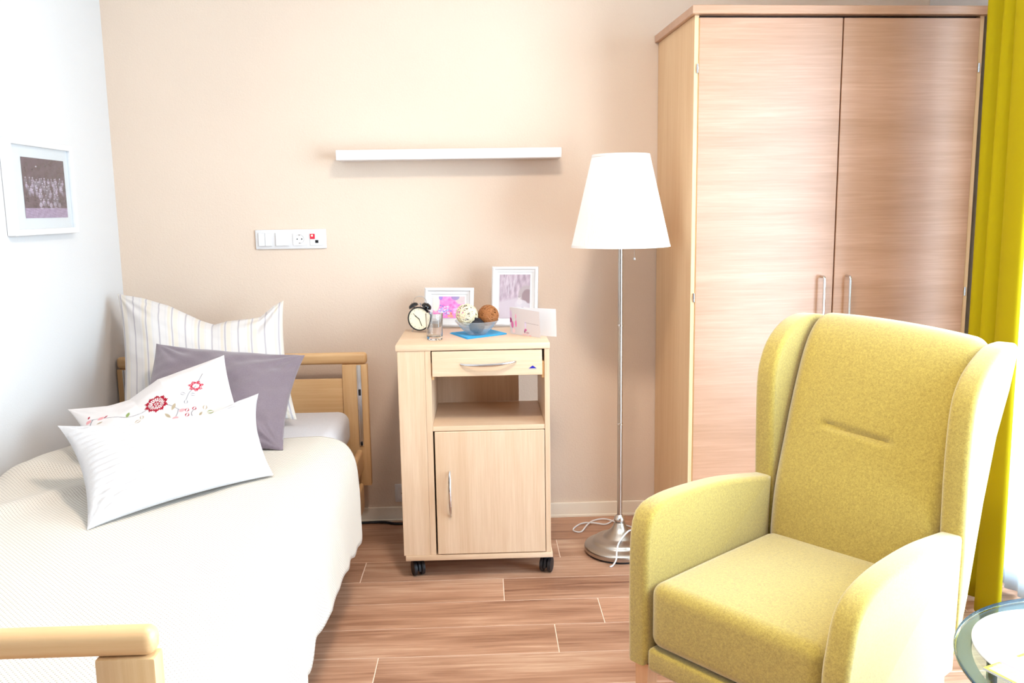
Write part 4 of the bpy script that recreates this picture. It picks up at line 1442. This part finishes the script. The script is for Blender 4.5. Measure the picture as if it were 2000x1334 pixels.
# ------------------------------------------------------------------ side table, place mat, leaflet
tx, ty, tz = 1.22, 1.4095, 0.5
M_RIM = plain('bronze_rim', hexc('453d3e'), 0.55, 0.0, 0.3)
tb = thing('side_table', 'round glass side table with dark metal rim beside the armchair', 'table', (tx, ty, 0))
obj('glass_top', B().lathe([(0, tz - 0.008), (0.3475, tz - 0.008), (0.3487, tz - 0.007), (0.3487, tz - 0.002), (0.3465, tz), (0, tz)], 96), M_TABLE_GLASS, tb, local=True)
obj('rim', B().lathe([(0.318, tz - 0.0135), (0.343, tz - 0.0135), (0.345, tz - 0.0115), (0.345, tz - 0.0083), (0.318, tz - 0.0083), (0.318, tz - 0.0135)], 96), M_RIM, tb, local=True, angle=40)
obj('glass_edge', B().lathe([(0.3489, tz - 0.0078), (0.3502, tz - 0.006), (0.3502, tz - 0.002), (0.3489, tz - 0.0005), (0.3489, tz - 0.0078)], 96), plain('edge_tint', hexc('1f3c56'), 0.15), tb, local=True, label='dark blue-green polished glass edge')
for a in (117, 187, 297, 7):
    a = math.radians(a)
    c_, s_ = math.cos(a), math.sin(a)
    obj('leg', B().tube([(0.331 * c_, 0.331 * s_, tz - 0.0138), (0.322 * c_, 0.322 * s_, 0.25), (0.335 * c_, 0.335 * s_, 0.0)], 0.011, 10), M_DARK_METAL, tb, local=True)
pm = B()
pr = [(0, 0.0)]
pr += [(0.196, 0.0)]
for k in range(28):
    r = 0.196 - k * 0.007
    pr += [(r, 0.0025), (r - 0.0035, 0.0045)]
pr += [(0, 0.004)]
pm.lathe(pr, 80)
o = obj('place_mat', pm, fabric_mat('white_woven', hexc('d6d6d4'), hexc('cccbc8'), 400, 0.85, 0.0, b=0.15), smooth=True, angle=80)
o.location = (1.130, 1.500, tz + 0.0003)
TM[o.name] = Matrix.Translation(o.location)
tag(o, 'round white woven place mat on the glass table', 'place mat')


def leaflet(U, V):
    c = np.ones(U.shape + (3,)) * np.array([0.98, 0.90, 0.62])
    c[:] = np.where((U < 0.30)[..., None], np.array([0.99, 0.91, 0.55]), c)
    c[:] = np.where(((U < 0.035) | (V > 0.97))[..., None], np.array([0.99, 0.85, 0.12]), c)
    k = (U > 0.045) & (U < 0.11) & (V < 0.9)
    c[:] = np.where(k[..., None], np.array([0.95, 0.93, 0.97]), c)
    rows = (np.sin(V * 130) > 0.1) & (U > 0.14) & (U < 0.30) & (np.sin(U * 300 + V * 40) > -0.5)
    c[:] = np.where(rows[..., None], np.array([0.96, 0.80, 0.52]), c)
    bx = (U > 0.34) & (U < 0.62)
    c[:] = np.where(bx[..., None], np.array([0.94, 0.90, 0.96]), c)
    rows = (np.sin(V * 110) > 0.0) & (U > 0.36) & (U < 0.60)
    c[:] = np.where(rows[..., None], np.array([0.85, 0.78, 0.92]), c)
    c[:] = np.where(((np.abs(U - 0.32) < 0.012))[..., None], np.array([0.92, 0.45, 0.70]), c)
    ell(c, U, V, 0.70, 0.55, 0.11, 0.16, (0.82, 0.20, 0.42))
    ell(c, U, V, 0.80, 0.30, 0.12, 0.2, (0.55, 0.30, 0.40))
    return c * 0.82


lf = thing('leaflet', 'yellow and pink printed leaflet lying on the place mat', 'leaflet', (0.96, 1.42, tz + 0.0052))
a0 = np.array([0.905, 1.462, tz + 0.0095])
e1 = np.array([0.917, 0.399, 0]) * 0.145
e2 = np.array([0.399, -0.917, 0]) * 0.21
U, V = grid_uv(120, 90)
grid_obj('cover', quad_grid(a0 + e2, a0 + e1 + e2, a0, a0 + e1, 120, 90), M_PAPER, lf, colors=leaflet(U, V))
bb = B()
bb.prism([(0, 0), (1, 0), (1, 1), (0, 1)], lambda p: a0 + e1 * p[0] + e2 * p[1] - np.array([0, 0, 0.0003]), lambda p: a0 + e1 * p[0] + e2 * p[1] - np.array([0, 0, 0.0043]))
obj('pages', bb, M_PLASTIC, lf, smooth=False)
